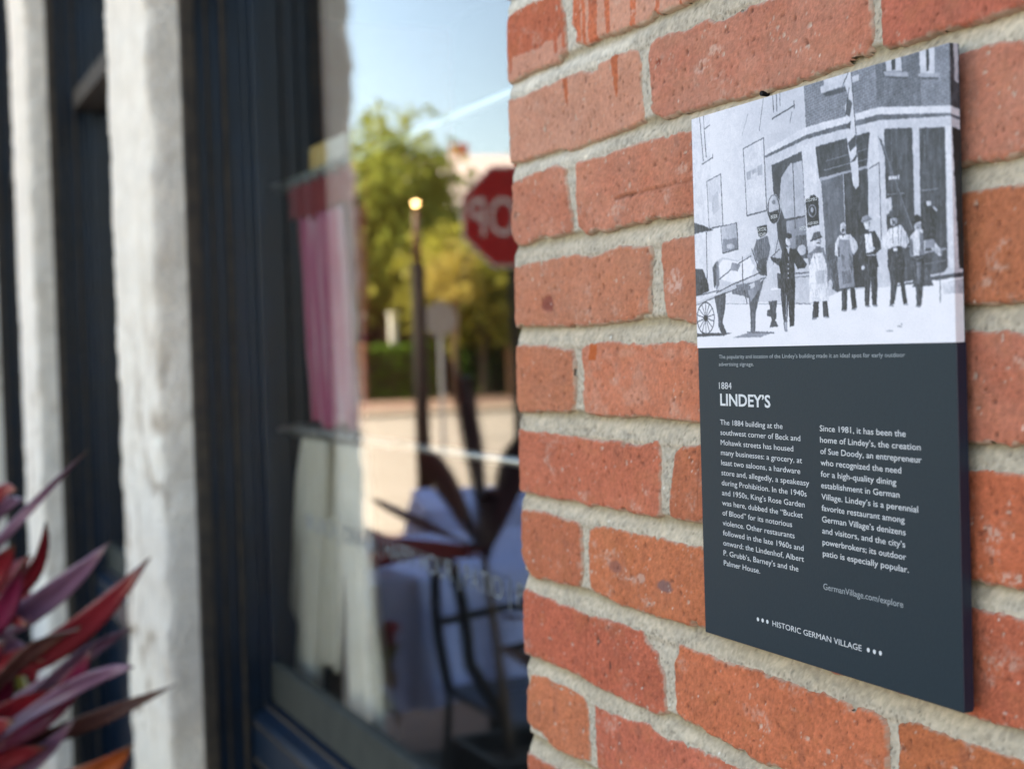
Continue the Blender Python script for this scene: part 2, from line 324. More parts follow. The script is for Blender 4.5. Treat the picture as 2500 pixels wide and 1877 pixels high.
def hero_brick(key, poly, film_haze, seed, corner=False, depth=.095, step=1.1):
    P = np.array(poly, float); x0, z0 = P.min(0) - 2; x1, z1 = P.max(0) + 2
    nx = int((x1 - x0) / step) + 1; nz = int((z1 - z0) / step) + 1
    gx, gz = np.meshgrid(np.linspace(x0, x1, nx), np.linspace(z0, z1, nz)); gx = gx.ravel(); gz = gz.ravel()
    d = sdf(gx, gz, poly) + .7
    d = d + .9 * fbm(gx / 5, gz / 5, seed, 3) + .5 * fbm(gx / 1.8, gz / 1.8, seed + 3, 2)
    chip = pits(gx, gz, 21, .30, 2.2, 5.5, seed + 200); d = d - chip * 3.4 * smoothstep(5.5, .5, d)
    r = random.Random(seed)
    tilt = r.uniform(-1, 1) * .006; tz = r.uniform(-1, 1) * .012; cx, cz = P.mean(0)
    y = r.uniform(-.6, .5) + (gx - cx) * tilt + (gz - cz) * tz + .55 * fbm(gx / 26, gz / 20, seed + 11, 3) + .22 * fbm(gx / 4.5, gz / 4.5, seed + 13, 3)
    grit = fbm(gx / 1.7, gz / 1.7, seed + 15, 2); y += .24 * grit
    p1 = pits(gx, gz, 7.0, .62, .5, 1.8, seed + 30); p2 = pits(gx, gz, 3.2, .5, .25, .75, seed + 60)
    y += .9 * p1 + .35 * p2
    rad = 1.5 + .8 * vnoise(gx / 12, gz / 12, seed + 4)
    e = np.clip(1 - (d + .4) / rad, 0, 1); y += 1.9 * e ** 2.0
    y = np.where(d < -.4, y + (-.4 - d) * 7, y)
    y = np.minimum(y, 9.0)
    # colour
    lo = fbm(gx / 30, gz / 22, seed + 40, 4)[:, None]; hi = fbm(gx / 2.2, gz / 2.2, seed + 44, 3)[:, None]
    base = CLAY * (1 + .13 * r.uniform(-1, 1)) * np.array([1, 1 + .12 * r.uniform(-1, 1), 1 + .07 * r.uniform(-1, 1)])
    gx3 = fbm(gx / 1.1, gz / 1.1, seed + 45, 2)[:, None]; col = base * (1 + .16 * lo + .22 * hi + .34 * gx3)
    warm = smoothstep(.1, .6, fbm(gx / 18, gz / 10, seed + 50, 3))[:, None]
    col = col * (1 - .15 * warm) + np.array([.46, .16, .055]) * .15 * warm
    ef = smoothstep(.30, .62, fbm(gx / 17 + seed, gz / 11, seed + 120, 4)) * smoothstep(-.35, .35, fbm(gx / 1.5, gz / 1.5, seed + 121, 2)) * (.25 + .35 * r.random())
    col = col * (1 - ef[:, None]) + np.array([.58, .42, .34]) * ef[:, None]
    so_ = smoothstep(.32, .65, fbm(gx / 13 + seed, gz / 15, seed + 130, 4)) * (.18 + .25 * r.random()); col = col * (1 - so_[:, None]) + np.array([.17, .06, .045]) * so_[:, None]
    f = film_haze_mask(key, gx, gz, film_haze)[:, None]
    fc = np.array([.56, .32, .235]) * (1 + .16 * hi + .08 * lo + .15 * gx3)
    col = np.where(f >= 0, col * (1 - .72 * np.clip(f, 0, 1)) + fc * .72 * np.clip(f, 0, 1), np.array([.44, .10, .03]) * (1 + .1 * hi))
    for sx, sz, rx, rz, c in SPOTS.get(key, []):
        q = ((gx - sx) / rx) ** 2 + ((gz - sz) / rz) ** 2 + .5 * fbm(gx / 2.5, gz / 2.5, seed + 70, 3)
        k = (1 - smoothstep(.5, 1.25, q))[:, None] * (.65 if sum(c) > .9 else .8)
        if sum(c) > 1.2: k = k * smoothstep(-.25, .3, fbm(gx / 1.6, gz / 1.6, seed + 77, 2))[:, None] * 1.1
        k = np.clip(k, 0, 1); col = col * (1 - k) + np.array(c) * k
        if sum(c) < .3: y += .8 * (1 - smoothstep(.5, 1.2, q))
    dk = np.clip(p1 * .6 + p2 * .45, 0, .8)[:, None]
    alt = (vnoise(np.floor(gx / 7.5), np.floor(gz / 7.5), seed + 80) > .8)[:, None]
    col = col * (1 - dk) + np.where(alt, np.array([.55, .50, .42]), np.array([.10, .04, .03])) * dk
    sp = pits(gx, gz, 11, .28, .25, .7, seed + 95)[:, None]; col = col * (1 - sp * .7) + np.array([.72, .66, .58]) * sp * .7
    sm = (1 - smoothstep(.0, 1.3, d + 1.5 * fbm(gx / 4, gz / 4, seed + 22, 3)))[:, None] * .6
    col = col * (1 - sm) + CREAM_M * .95 * sm
    if key == 'c3a':   # tooling groove
        gl = 1498.5 + (gx - 158) * .012 + .5 * fbm(gx / 6, gx * 0, 8, 2); gd = np.abs(gz - gl); on = (gx > 157) * smoothstep(0, 3, gx - 157)
        g = (1 - smoothstep(.3, 1.3, gd)) * on * np.where(gx < 185, 1, .5); y += 1.6 * g; col = col * (1 - .5 * g[:, None])
    if key in ('c4b', 'c8a', 'c6b'):
        cxk = {'c4b': 300, 'c8a': 102, 'c6b': 246}[key]; gd = np.abs(gx - cxk - (gz - P[:, 1].mean()) * .12 - .8 * fbm(gz / 6, gz * 0, 8, 2))
        g = (1 - smoothstep(.2, .8, gd)) * (np.abs(gz - P[:, 1].mean()) < 17); y += .5 * g; col = col * (1 - .35 * g[:, None])
    col = np.clip(col, .01, .9)
    if corner:   # round the arris that faces the window
        k = np.clip(1 - (gx - 2) / 3.5, 0, 1); y += 2.2 * k ** 2
    cell = (d > -1.7).reshape(nz, nx); keep = cell[:-1, :-1] & cell[1:, :-1] & cell[:-1, 1:] & cell[1:, 1:]
    co = np.stack([gx / 1000, y / 1000, gz / 1000], 1)
    bx0, bz0 = P.min(0) + 1.6; bx1, bz1 = P.max(0) - 1.6
    if corner: bx0 = P[:, 0].min() + .4
    ev = [(a / 1000, b, c / 1000) for a in (bx0, bx1) for b in (.0045, depth) for c in (bz0, bz1)]
    ef = [(0, 1, 3, 2), (4, 6, 7, 5), (0, 4, 5, 1), (2, 3, 7, 6), (0, 2, 6, 4), (1, 5, 7, 3)]
    me = grid_mesh('brick', co, nx, nz, col, keep, (ev, ef, base))
    return obj('brick', me, M['brick'], wall)
FILM_HAZE = {1: .75, 2: .5, 3: .42, 4: .40, 5: .28, 6: .12, 7: .08, 8: .05, 9: .12, 10: .1}  # paler upper courses: real residue plus haze painted into the clay colour
FIRST = {'c1a': 1, 'c2a': 0, 'c2b': 1, 'c3a': 1, 'c4a': 0, 'c4b': 1, 'c5a': 1, 'c6a': 0, 'c6b': 1, 'c7a': 1, 'c8a': 0, 'c8b': 1, 'c9a': 1}
n_brick = 0
def cols(course):
    """list of (x0, x1) in mm"""
    if course % 2: e = [-.0046] + [HX + k * PX for k in range(11)]
    else: e = [-.0046] + [(k + 1) * PX for k in range(10)]
    return [((e[i] + .0056) * 1000, (e[i + 1] - .0056) * 1000) for i in range(len(e) - 1)]
done = set()
for course in range(-1, 13):
    zt = (Z0 - (course - 1) * PZ) * 1000 - 5.9; zb = (Z0 - course * PZ) * 1000 + 6.1
    for k, (xa, xb) in enumerate(cols(course)):
        if k > (3 if course % 2 else 2) or course > 11 or course < 0: continue
        key = 'c%dh' % course if (course % 2 and k == 0) else ('c%d%s' % (course, {0: 'a', 1: 'b'}.get(k - course % 2, '?')))
        poly = [(a / 10, b / 10) for a, b in HAND[key]] if key in HAND else clean_poly(xa, xb, zb, zt, course * 31 + k)
        kk = key if key in HAND else 'c%d_%d' % (course, k + 1)
        film_haze = FILM_HAZE.get(course, .1) * (1.0 if xa < 400 else .35)
        vis = -1 < course < 12
        hero_brick(kk, poly, film_haze, course * 101 + k * 13 + 7, corner=(k == 0), depth=.195 if (course % 2 and k == 0) else .095, step=1.1 if 1 <= course <= 10 else 2.5)
        done.add((course, k)); n_brick += 1
# plainer bricks around the part the camera looks at
def plain_mesh(w_, h_, dd):
    bm = box(0, w_, 0, dd, 0, h_, .003); me = bpy.data.meshes.new('brick'); bm.to_mesh(me); bm.free(); me.materials.append(M['brick_plain']); return me
pm = {}; restb = bmesh.new()
cells = []
for course in range(-22, 29):
    for k, (xa, xb) in enumerate(cols(course)):
        if (course, k) in done: continue
        cells.append((abs(course - 6) * 58 + max(0, xa - 500), course, k, xa, xb))
cells.sort()
for q, (dist, course, k, xa, xb) in enumerate(cells):
    zb = (Z0 - course * PZ) + .0066
    if zb < 0: continue
    if q < 225:
        wd = round((xb - xa) / 1000, 4)
        if wd not in pm: pm[wd] = plain_mesh(wd, PZ - .0125, .095)
        o = link(bpy.data.objects.new('brick', pm[wd]), wall); o.location = (xa / 1000, rng.uniform(-.0008, .0008), zb)
    else:
        bx(restb, xa / 1000, xb / 1000, 0, .095, zb, zb + PZ - .0131)
tag(obj('outer_bricks', restb, M['brick_plain'], wall), kind='stuff')
for course in range(-22, 29):      # bricks of the return beside the window
    zb = (Z0 - course * PZ) + .0066
    if zb < 0 or course % 2 and 0 <= course <= 11: continue
    wd = round(.195 if course % 2 else .09, 4)
    if course % 2: continue
    if ('r', wd) not in pm: pm[('r', wd)] = plain_mesh(.095, PZ - .0131, wd)
    o = link(bpy.data.objects.new('brick', pm[('r', wd)]), wall); o.location = (.0012, .105, zb)

# mortar
def mortar_sheet(x0, x1, z0, z1, step):
    nx = int((x1 - x0) / step) + 1; nz = int((z1 - z0) / step) + 1
    gx, gz = np.meshgrid(np.linspace(x0, x1, nx), np.linspace(z0, z1, nz)); gx = gx.ravel(); gz = gz.ravel()
    kf = (Z0 * 1000 - gz) / (PZ * 1000); kj = np.round(kf); dz = (kj - kf) * PZ * 1000 * -1
    dz = gz - (Z0 * 1000 - kj * PZ * 1000)          # height above the joint's centre line
    u = np.clip(dz / 14 + .5, 0, 1); bed = 1 - smoothstep(7.5, 9.5, np.abs(dz))
    n1 = fbm(gx / 40, gz / 30, 201, 3); n2 = fbm(gx / 7, gz / 5, 203, 3); n3 = fbm(gx / 1.8, gz / 1.8, 205, 2)
    yb = .6 + 3.4 * smoothstep(.25, 1.0, u + .12 * n1) + .5 * n1 + .25 * n2
    yv = 1.6 + .8 * n1 + .45 * n2 + .25 * n3
    y = .3 + yb * bed + yv * (1 - bed) + (.07 + .10 * (1 - bed)) * n3
    course = kf // 1 + 1
    sand = pits(gx, gz, 2.8, .75, .4, 1.0, 220); gr = pits(gx, gz, 9, .35, .4, 1.1, 240)
    edge = np.clip(1 - (gx - 4) / 4, 0, 1); y += 3.5 * edge ** 2
    rough_z = np.clip((1 - bed) + smoothstep(.2, -.2, u - .32 + .2 * n2) * .8, 0, 1)
    y += .45 * sand * rough_z + .5 * gr * .4; crk = 1 - smoothstep(0, .055, np.abs(fbm(gx / 16, gz / 9, 271, 3) - .12)); crk = crk * (vnoise(gx / 30, gz / 30, 272) > .62); y += .35 * crk
    haze = (smoothstep(1430, 1600, gz) * smoothstep(330, 60, gx))[:, None]; col = (np.array([.49, .405, .30]) * (1 - haze) + np.array([.61, .55, .46]) * haze) * (1 + .22 * n1 + .20 * n2)[:, None] * (1 - .45 * crk)[:, None]  # veiling haze painted into the mortar colour, paler towards the top left
    col = col * (1 - .55 * rough_z[:, None]) + np.array([.50, .45, .38]) * .55 * rough_z[:, None]
    joint_shade = (smoothstep(.58, .95, u + .15 * n2) * bed * .6)[:, None]; col = col * (1 - joint_shade) + np.array([.27, .215, .12]) * joint_shade  # shadow under the brick above, painted along the top of each joint
    col = col * (1 - (.62 * sand * rough_z)[:, None]) * (1 - (.45 * gr)[:, None]) * (1 + .34 * n3)[:, None]
    q = (pits(gx, gz, 13, .3, .25, .8, 260))[:, None]; col = col * (1 - q) + np.array([.85, .84, .8]) * q
    return grid_mesh('mortar', np.stack([gx / 1000, y / 1000, gz / 1000], 1), nx, nz, np.clip(col, .02, .9))
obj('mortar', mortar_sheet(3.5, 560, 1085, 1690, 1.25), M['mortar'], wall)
bm = bmesh.new(); bx(bm, .0045, 2.03, .0075, .19, 0, 2.95)
obj('mortar_core', bm, M['mortar_plain'], wall)
bm = bmesh.new(); bx(bm, .56, 2.03, .0015, .0074, 0, 2.95); bx(bm, .0045, .56, .0015, .0074, 1.69, 2.95); bx(bm, .0045, .56, .0015, .0074, 0, 1.085)
obj('outer_mortar', bm, M['mortar_plain'], wall)
bm = bmesh.new(); tube(bm, [(.3185, .0025, 1.5352), (.3185, -.0015, 1.5352)], [.0016, .0013], 7); tube(bm, [(.3195, .0025, 1.5350), (.3195, -.0018, 1.5350)], [.0014, .001], 6)
obj('dark_pebble', bm, M['black'], wall)

# ------------------------------------------------------------------ stone posts
def stone_post(xn, xf, seed, label):
    t = thing('stone_post', label, 'post', ((xn + xf) / 2, 0, 0), 0, 'pale stone posts of the shopfront')
    cx = (xn + xf) / 2; step = .012
    def sheet(n, m_, fn):
        vs = [[fn(i / n, j / m_) for i in range(n + 1)] for j in range(m_ + 1)]; return vs
    H = 3.25
    n1, n2, mz = 30, 8, 260
    bmx = bmesh.new(); rows = []
    for j in range(mz + 1):
        z = H * j / mz; row = []
        for i in range(n2): s = i / n2; row.append((xf, .085 * (1 - s), z, 'far'))
        for i in range(n1 + 1): s = i / n1; row.append((xf + (xn - xf) * s, 0, z, 'front'))
        for i in range(1, n2 + 1): s = i / n2; row.append((xn, .085 * s, z, 'near'))
        rows.append(row)
    A = np.array([[(a, b, c) for a, b, c, _ in r_] for r_ in rows]); k = A.shape[1]
    uu = np.linspace(0, (n1 + 2 * n2), k)[None, :].repeat(mz + 1, 0); zz = A[:, :, 2] * 100
    n = fbm(uu / 9 + seed, zz / 4.5, seed, 4) * .003 + fbm(uu / 2.2, zz / 1.6, seed + 5, 3) * .0035
    edge = np.minimum(np.abs(uu - n2), np.abs(uu - n2 - n1)); sink = .006 * np.exp(-(edge / 1.2) ** 2) * (1 + fbm(zz / 3, uu * 0, seed + 8, 3))
    A[:, :, 1] += np.where((uu >= n2 - .6) & (uu <= n2 + n1 + .6), -n * .8 + sink, 0)
    A[:, :, 0] += np.where(uu > n2 + n1 - .6, n - sink * .6, 0) + np.where(uu < n2 + .6, -n + sink * .6, 0)
    lo = fbm(uu / 7, zz / 9, seed + 20, 4); cr = np.abs(fbm(uu / 6, zz / 14, seed + 31, 4)); low = smoothstep(160, 128, zz)
    col = np.array([.83, .755, .665]) * (1 + .07 * lo + .14 * fbm(uu / 2.5, zz / 2.2, seed + 61, 3))[:, :, None]
    crk = (1 - smoothstep(.03, .13, cr)) * (.08 + .75 * low) * smoothstep(-.3, .3, lo)
    A[:, :, 1] += crk * .004
    col = col * (1 - crk[:, :, None]) + np.array([.30, .215, .15]) * crk[:, :, None]
    st = smoothstep(.15, .6, fbm(uu / 4, zz / 22, seed + 55, 3))[:, :, None] * .25; col = col * (1 - st) + np.array([.52, .42, .30]) * st
    me = grid_mesh('stone_block', A.reshape(-1, 3) - np.array([cx, 0, 0]), k, mz + 1, np.clip(col.reshape(-1, 3), .02, .9))
    obj('stone_shaft', me, M['stone_tint'], t)
    obj('post_backing', box(xf + .02 - cx, xn - .02 - cx, .05, .30, 0, H), M['paint'], t)
    return t
M['stone_tint'] = mat('limestone_tint', attr='tint', rough=.9, spec=.2, noise=(160, .25, (.60, .54, .46)), bump=(110, .9, .006))
POSTS = [(-1.385, -1.765), (-3.12, -3.52), (-4.90, -5.30)]
stone_post(*POSTS[0], 11, 'rough pale limestone post nearest to the brick wall, rust veins down its lower half')
stone_post(*POSTS[1], 23, 'smoother pale stone post behind the dark red leaves, second from the brick wall')
stone_post(*POSTS[2], 37, 'pale stone post cut off by the left border, farthest from the brick wall')

# ------------------------------------------------------------------ shop windows
def shop_window(x0, x1, label, seed):
    """x0 = far jamb, x1 = near jamb"""
    t = thing('shop_window', label, 'window', (x0, 0, 0), 0, 'tall dark framed shopfront windows')
    def P(name, m_, a, b, y0, y1, z0, z1, bev=.0015): return obj(name, box(a - x0, b - x0, y0, y1, z0, z1, bev), M[m_], t)
    for s in (1, -1):
        e = x0 if s > 0 else x1
        def jb(name, m_, a, b, y0, y1):
            return P(name, m_, e + s * a, e + s * b, y0, y1, 0, 3.2)
        jb('jamb_edge', 'worn', -.02, .016, .058, .080); jb('jamb_board', 'paint', -.02, .006, .080, .098); jb('jamb_bead', 'worn', -.02, .010, .098, .102)
        jb('jamb_board', 'paint', -.02, .003, .102, .124); jb('jamb_bead', 'worn', -.02, .014, .124, .130); jb('jamb_board', 'paint', -.02, .008, .130, .158)
        jb('jamb_edge', 'paint', -.02, .016, .158, .168)
        P('sash_stile', 'paint', e + s * .000, e + s * .030, .168, .186, .84, 3.1)
    # sill with a sloping top
    bm = bmesh.new(); prof = [(.136, .745), (.136, .812), (.141, .819), (.158, .827), (.160, .832), (.190, .842), (.190, .745)]
    a = [bm.verts.new((.016, y, z)) for y, z in prof]; b = [bm.verts.new((x1 - x0 - .016, y, z)) for y, z in prof]
    bm.faces.new(a[::-1]); bm.faces.new(b)
    for i in range(len(a)): j = (i + 1) % len(a); bm.faces.new((a[i], a[j], b[j], b[i]))
    obj('sill', bm, M['paint_sill'], t)
    for y0, y1, z0, z1 in ((.1345, .1362, .806, .812), (.1580, .1595, .8285, .8345), (.1345, .1362, .745, .752)): P('worn_sill_edge', 'worn', x0 + .02, x1 - .02, y0, y1, z0, z1, 0)
    P('bottom_rail', 'rail', x0 + .030, x1 - .030, .166, .186, .840, .905)
    P('bulkhead_panel', 'paint', x0, x1, .16, .20, 0, .745)
    P('transom_rail', 'worn', x0 + .03, x1 - .03, .120, .19, 2.085, 2.135)
    P('head_rail', 'paint', x0, x1, .12, .20, 3.05, 3.2)
    P('pane', 'glass', x0 + .028, x1 - .028, .175, .180, .90, 2.088, 0)
    P('pane', 'glass', x0 + .028, x1 - .028, .175, .180, 2.13, 3.055, 0)
    return t
win = shop_window(-1.385, 0.001, 'dark navy window with lettering that mirrors the street, beside the brick wall', 1)
shop_window(-3.12, -1.765, 'dark navy shop window between the two full pale stone posts', 2)
shop_window(-4.90, -3.52, 'dark navy window sliver between the left border and the smoother stone post', 3)

# lettering on the glass
def text_mesh(items, mname, extrude=0.0):
    """items: (string, x, z, cap height, width or None, x scale) laid in the x-z plane, merged into one bmesh"""
    bm = bmesh.new()
    for s_, x, z, cap, wd, xs, off in items:
        cu = bpy.data.curves.new('t', 'FONT'); cu.body = s_; cu.size = 1; cu.fill_mode = 'FRONT'; cu.extrude = extrude; cu.offset = off; cu.resolution_u = 3
        o = bpy.data.objects.new('t', cu); C.objects.link(o)
        dg = bpy.context.evaluated_depsgraph_get(); me = bpy.data.meshes.new_from_object(o.evaluated_get(dg))
        bpy.data.objects.remove(o); bpy.data.curves.remove(cu)
        co = np.array([v.co[:] for v in me.vertices]); s = cap / CAP; mnx = co[:, 0].min(); mxx = co[:, 0].max()
        sx = s * xs if wd is None else wd / (mxx - mnx)
        off_i = len(bm.verts); vs = [bm.verts.new((x + (c[0] - mnx) * sx, -c[2], z + c[1] * s)) for c in co]
        for p_ in me.polygons:
            try: bm.faces.new([vs[i] for i in p_.vertices])
            except ValueError: pass
        bpy.data.meshes.remove(me)
    return bm
def _cap():
    cu = bpy.data.curves.new('t', 'FONT'); cu.body = 'H'; cu.size = 1; o = bpy.data.objects.new('t', cu); C.objects.link(o)
    dg = bpy.context.evaluated_depsgraph_get(); me = bpy.data.meshes.new_from_object(o.evaluated_get(dg)); h = max(v.co.y for v in me.vertices)
    bpy.data.objects.remove(o); bpy.data.curves.remove(cu); bpy.data.meshes.remove(me); return h
CAP = _cap()
o = obj('window_lettering', text_mesh([('BRUNCH | DINNER | HAPPY HOUR | PATIO | PRIVATE EVENTS', -1.15, 1.145, .024, 1.04, 1, 0)], 'v'), M['white_vinyl'], win)
o.location = (1.385, .1745, 0)

# ------------------------------------------------------------------ curtain rods, curtains
def rod(z, label, mname):
    t = thing('curtain_rod', label, 'curtain rod', (-.93, .225, z), 0, 'curtain rods inside the window')
    obj('rod', T([(-.50, 0, 0), (.96, 0, 0)], .0065, 10), M[mname], t, True)
    bm = bmesh.new(); bmesh.ops.create_uvsphere(bm, u_segments=10, v_segments=8, radius=.013, matrix=Matrix.Translation((-.505, 0, 0))); obj('finial', bm, M[mname], t, True)
    for x in (-.44, .1, .9):
        obj('bracket', T([(x, -.030, .0), (x, -.015, .004), (x, 0, .002)], .004, 6), M[mname], t)
    for k in range(9): 
        x = -.48 + .045 * k
        bm = bmesh.new(); tube(bm, [(x, .011 * math.cos(q), .011 * math.sin(q)) for q in [i * math.pi / 5 for i in range(11)]], .0018, 5); obj('ring', bm, M[mname], t)
    return t
M['rod_teal'] = mat('grey_green_metal', (.42, .50, .50), .35, metal=.7)
rod(1.684, 'upper grey green curtain rod above the red and pink curtain behind the glass', 'rod_teal')
rod(1.283, 'lower brass curtain rod above the cream curtain behind the glass', 'rod_brass')
def drape(name, top, bot, z1, z0, y, amp, nf, mname, parent, curve=None, seed=1, nz=30):
    """top/bot: (x left, x right) at z1/z0"""
    nx = nf * 8
    s = np.linspace(0, 1, nx)[None, :]; v = np.linspace(0, 1, nz)[:, None]
    xl = top[0] + (bot[0] - top[0]) * (v ** 1.3 if curve is None else curve(v)); xr = top[1] + (bot[1] - top[1]) * v ** 1.2
    x = xl + (xr - xl) * s; ph = s * nf * 2 * math.pi + .8 * fbm(s * 3 + v * 0, v * 1.5 + s * 0, seed, 2)
    yy = y + amp * (np.sin(ph) + .35 * np.sin(ph * 2.3 + 1)) * (.5 + .5 * v) + .003 * fbm(s * 6, v * 6, seed + 3, 2)
    z = z1 + (z0 - z1) * v + .006 * np.sin(s * 9 + 1) * v + 0 * s
    stripe = (np.sin(ph * 1.0 + 2.2) * .5 + .5 + .5 * fbm(s * 9 + v * 0, v * 2 + s * 0, seed + 9, 2))[..., None]; stripe = np.clip(stripe, 0, 1) ** 2.2
    low = v[..., None] ** 2 * np.clip(1 - s * 3.5, 0, 1)[..., None]
    tint = (np.array([.62, .13, .26]) * stripe + np.array([.90, .74, .80]) * (1 - stripe)) * (1 - low) + np.array([.60, .04, .13]) * low
    me = grid_mesh(name, np.stack([x, yy, z], 2).reshape(-1, 3), nx, nz, tint.reshape(-1, 3))
    o = obj(name, me, M[mname], parent); so_ = o.modifiers.new('solid', 'SOLIDIFY'); so_.thickness = .0015; return o
ct = thing('upper_curtain', 'red curtain with pale pink pleats hanging between the two rods behind the window', 'curtain', (.07, -.025, 0))
drape('red_backing', (-1.43, -1.065), (-1.365, -1.09), 1.680, 1.296, .262, .004, 6, 'red_cloth', ct, seed=3)
drape('pink_pleats', (-1.368, -1.14), (-1.318, -1.108), 1.624, 1.298, .250, .011, 6, 'pink', ct, seed=5)
drape('red_header', (-1.43, -1.07), (-1.43, -1.07), 1.681, 1.622, .248, .004, 7, 'red_cloth', ct, seed=7, nz=6)
cc = thing('lower_curtain', 'cream linen curtain tied back below the brass rod behind the window', 'curtain', (.07, -.025, 0))
drape('left_fold', (-1.425, -1.27), (-1.545, -1.365), 1.272, .835, .256, .016, 4, 'cream', cc, seed=9, curve=lambda v: v ** .8)
drape('middle_fold', (-1.31, -1.18), (-1.36, -1.27), 1.272, .91, .268, .014, 3, 'cream', cc, seed=12)
drape('right_fold', (-1.22, -1.09), (-1.17, -1.00), 1.272, .815, .256, .016, 3, 'cream', cc, seed=15, curve=lambda v: v ** 1.5)
pic = thing('framed_card', 'small gold and white framed card standing on the upper curtain rod', 'picture', (-1.18, .237, 1.709))
obj('card_frame', box(-.10, .0, 0, .012, -.018, .028, .002), mat('gold_paint', (.85, .55, .14), .5, noise=(60, .6, (.62, .60, .40))), pic)
obj('card', box(-.0, .09, -.002, .010, -.018, .024), mat('pale_card', (.8, .8, .74), .7, noise=(50, .5, (.5, .6, .6))), pic)

# ------------------------------------------------------------------ the rest of the building
bld = thing('restaurant_building', 'brick corner restaurant building behind the shopfront posts and windows', 'building', (0, 0, 0))
def part(name, m_, *a): return obj(name, box(*a), M[m_], bld)
part('upper_wall', 'brick_plain', -6.8, 6.0, .0, .35, 3.25, 6.5)
part('end_pier', 'brick_plain', -6.8, -5.30, .0, .35, 0, 3.25)
part('side_wall', 'brick_plain', 2.04, 6.0, .0, .35, 0, 3.25)
part('back_wall', 'brick_plain', -6.8, 6.0, 7.7, 8.0, 0, 6.5)
part('far_end_wall', 'brick_plain', -6.8, -6.5, .35, 7.7, 0, 6.5)
part('near_end_wall', 'brick_plain', 5.7, 6.0, .35, 7.7, 0, 6.5)
part('roof', 'dark', -6.8, 6.0, .0, 8.0, 6.5, 6.7)
part('room_floor', 'room', -6.5, 5.7, .31, 7.7, .0, .15)
part('room_ceiling', 'room', -6.5, 5.7, .31, 7.7, 3.2, 3.3)
part('wall_lining', 'dark', .03, 2.03, .195, .22, 0, 3.25)
part('room_partition', 'dark', -6.4, 5.6, 2.6, 2.7, .15, 3.2)
part('wall_head', 'mortar_plain', 0.0, 2.04, .0, .3, 2.955, 3.25)
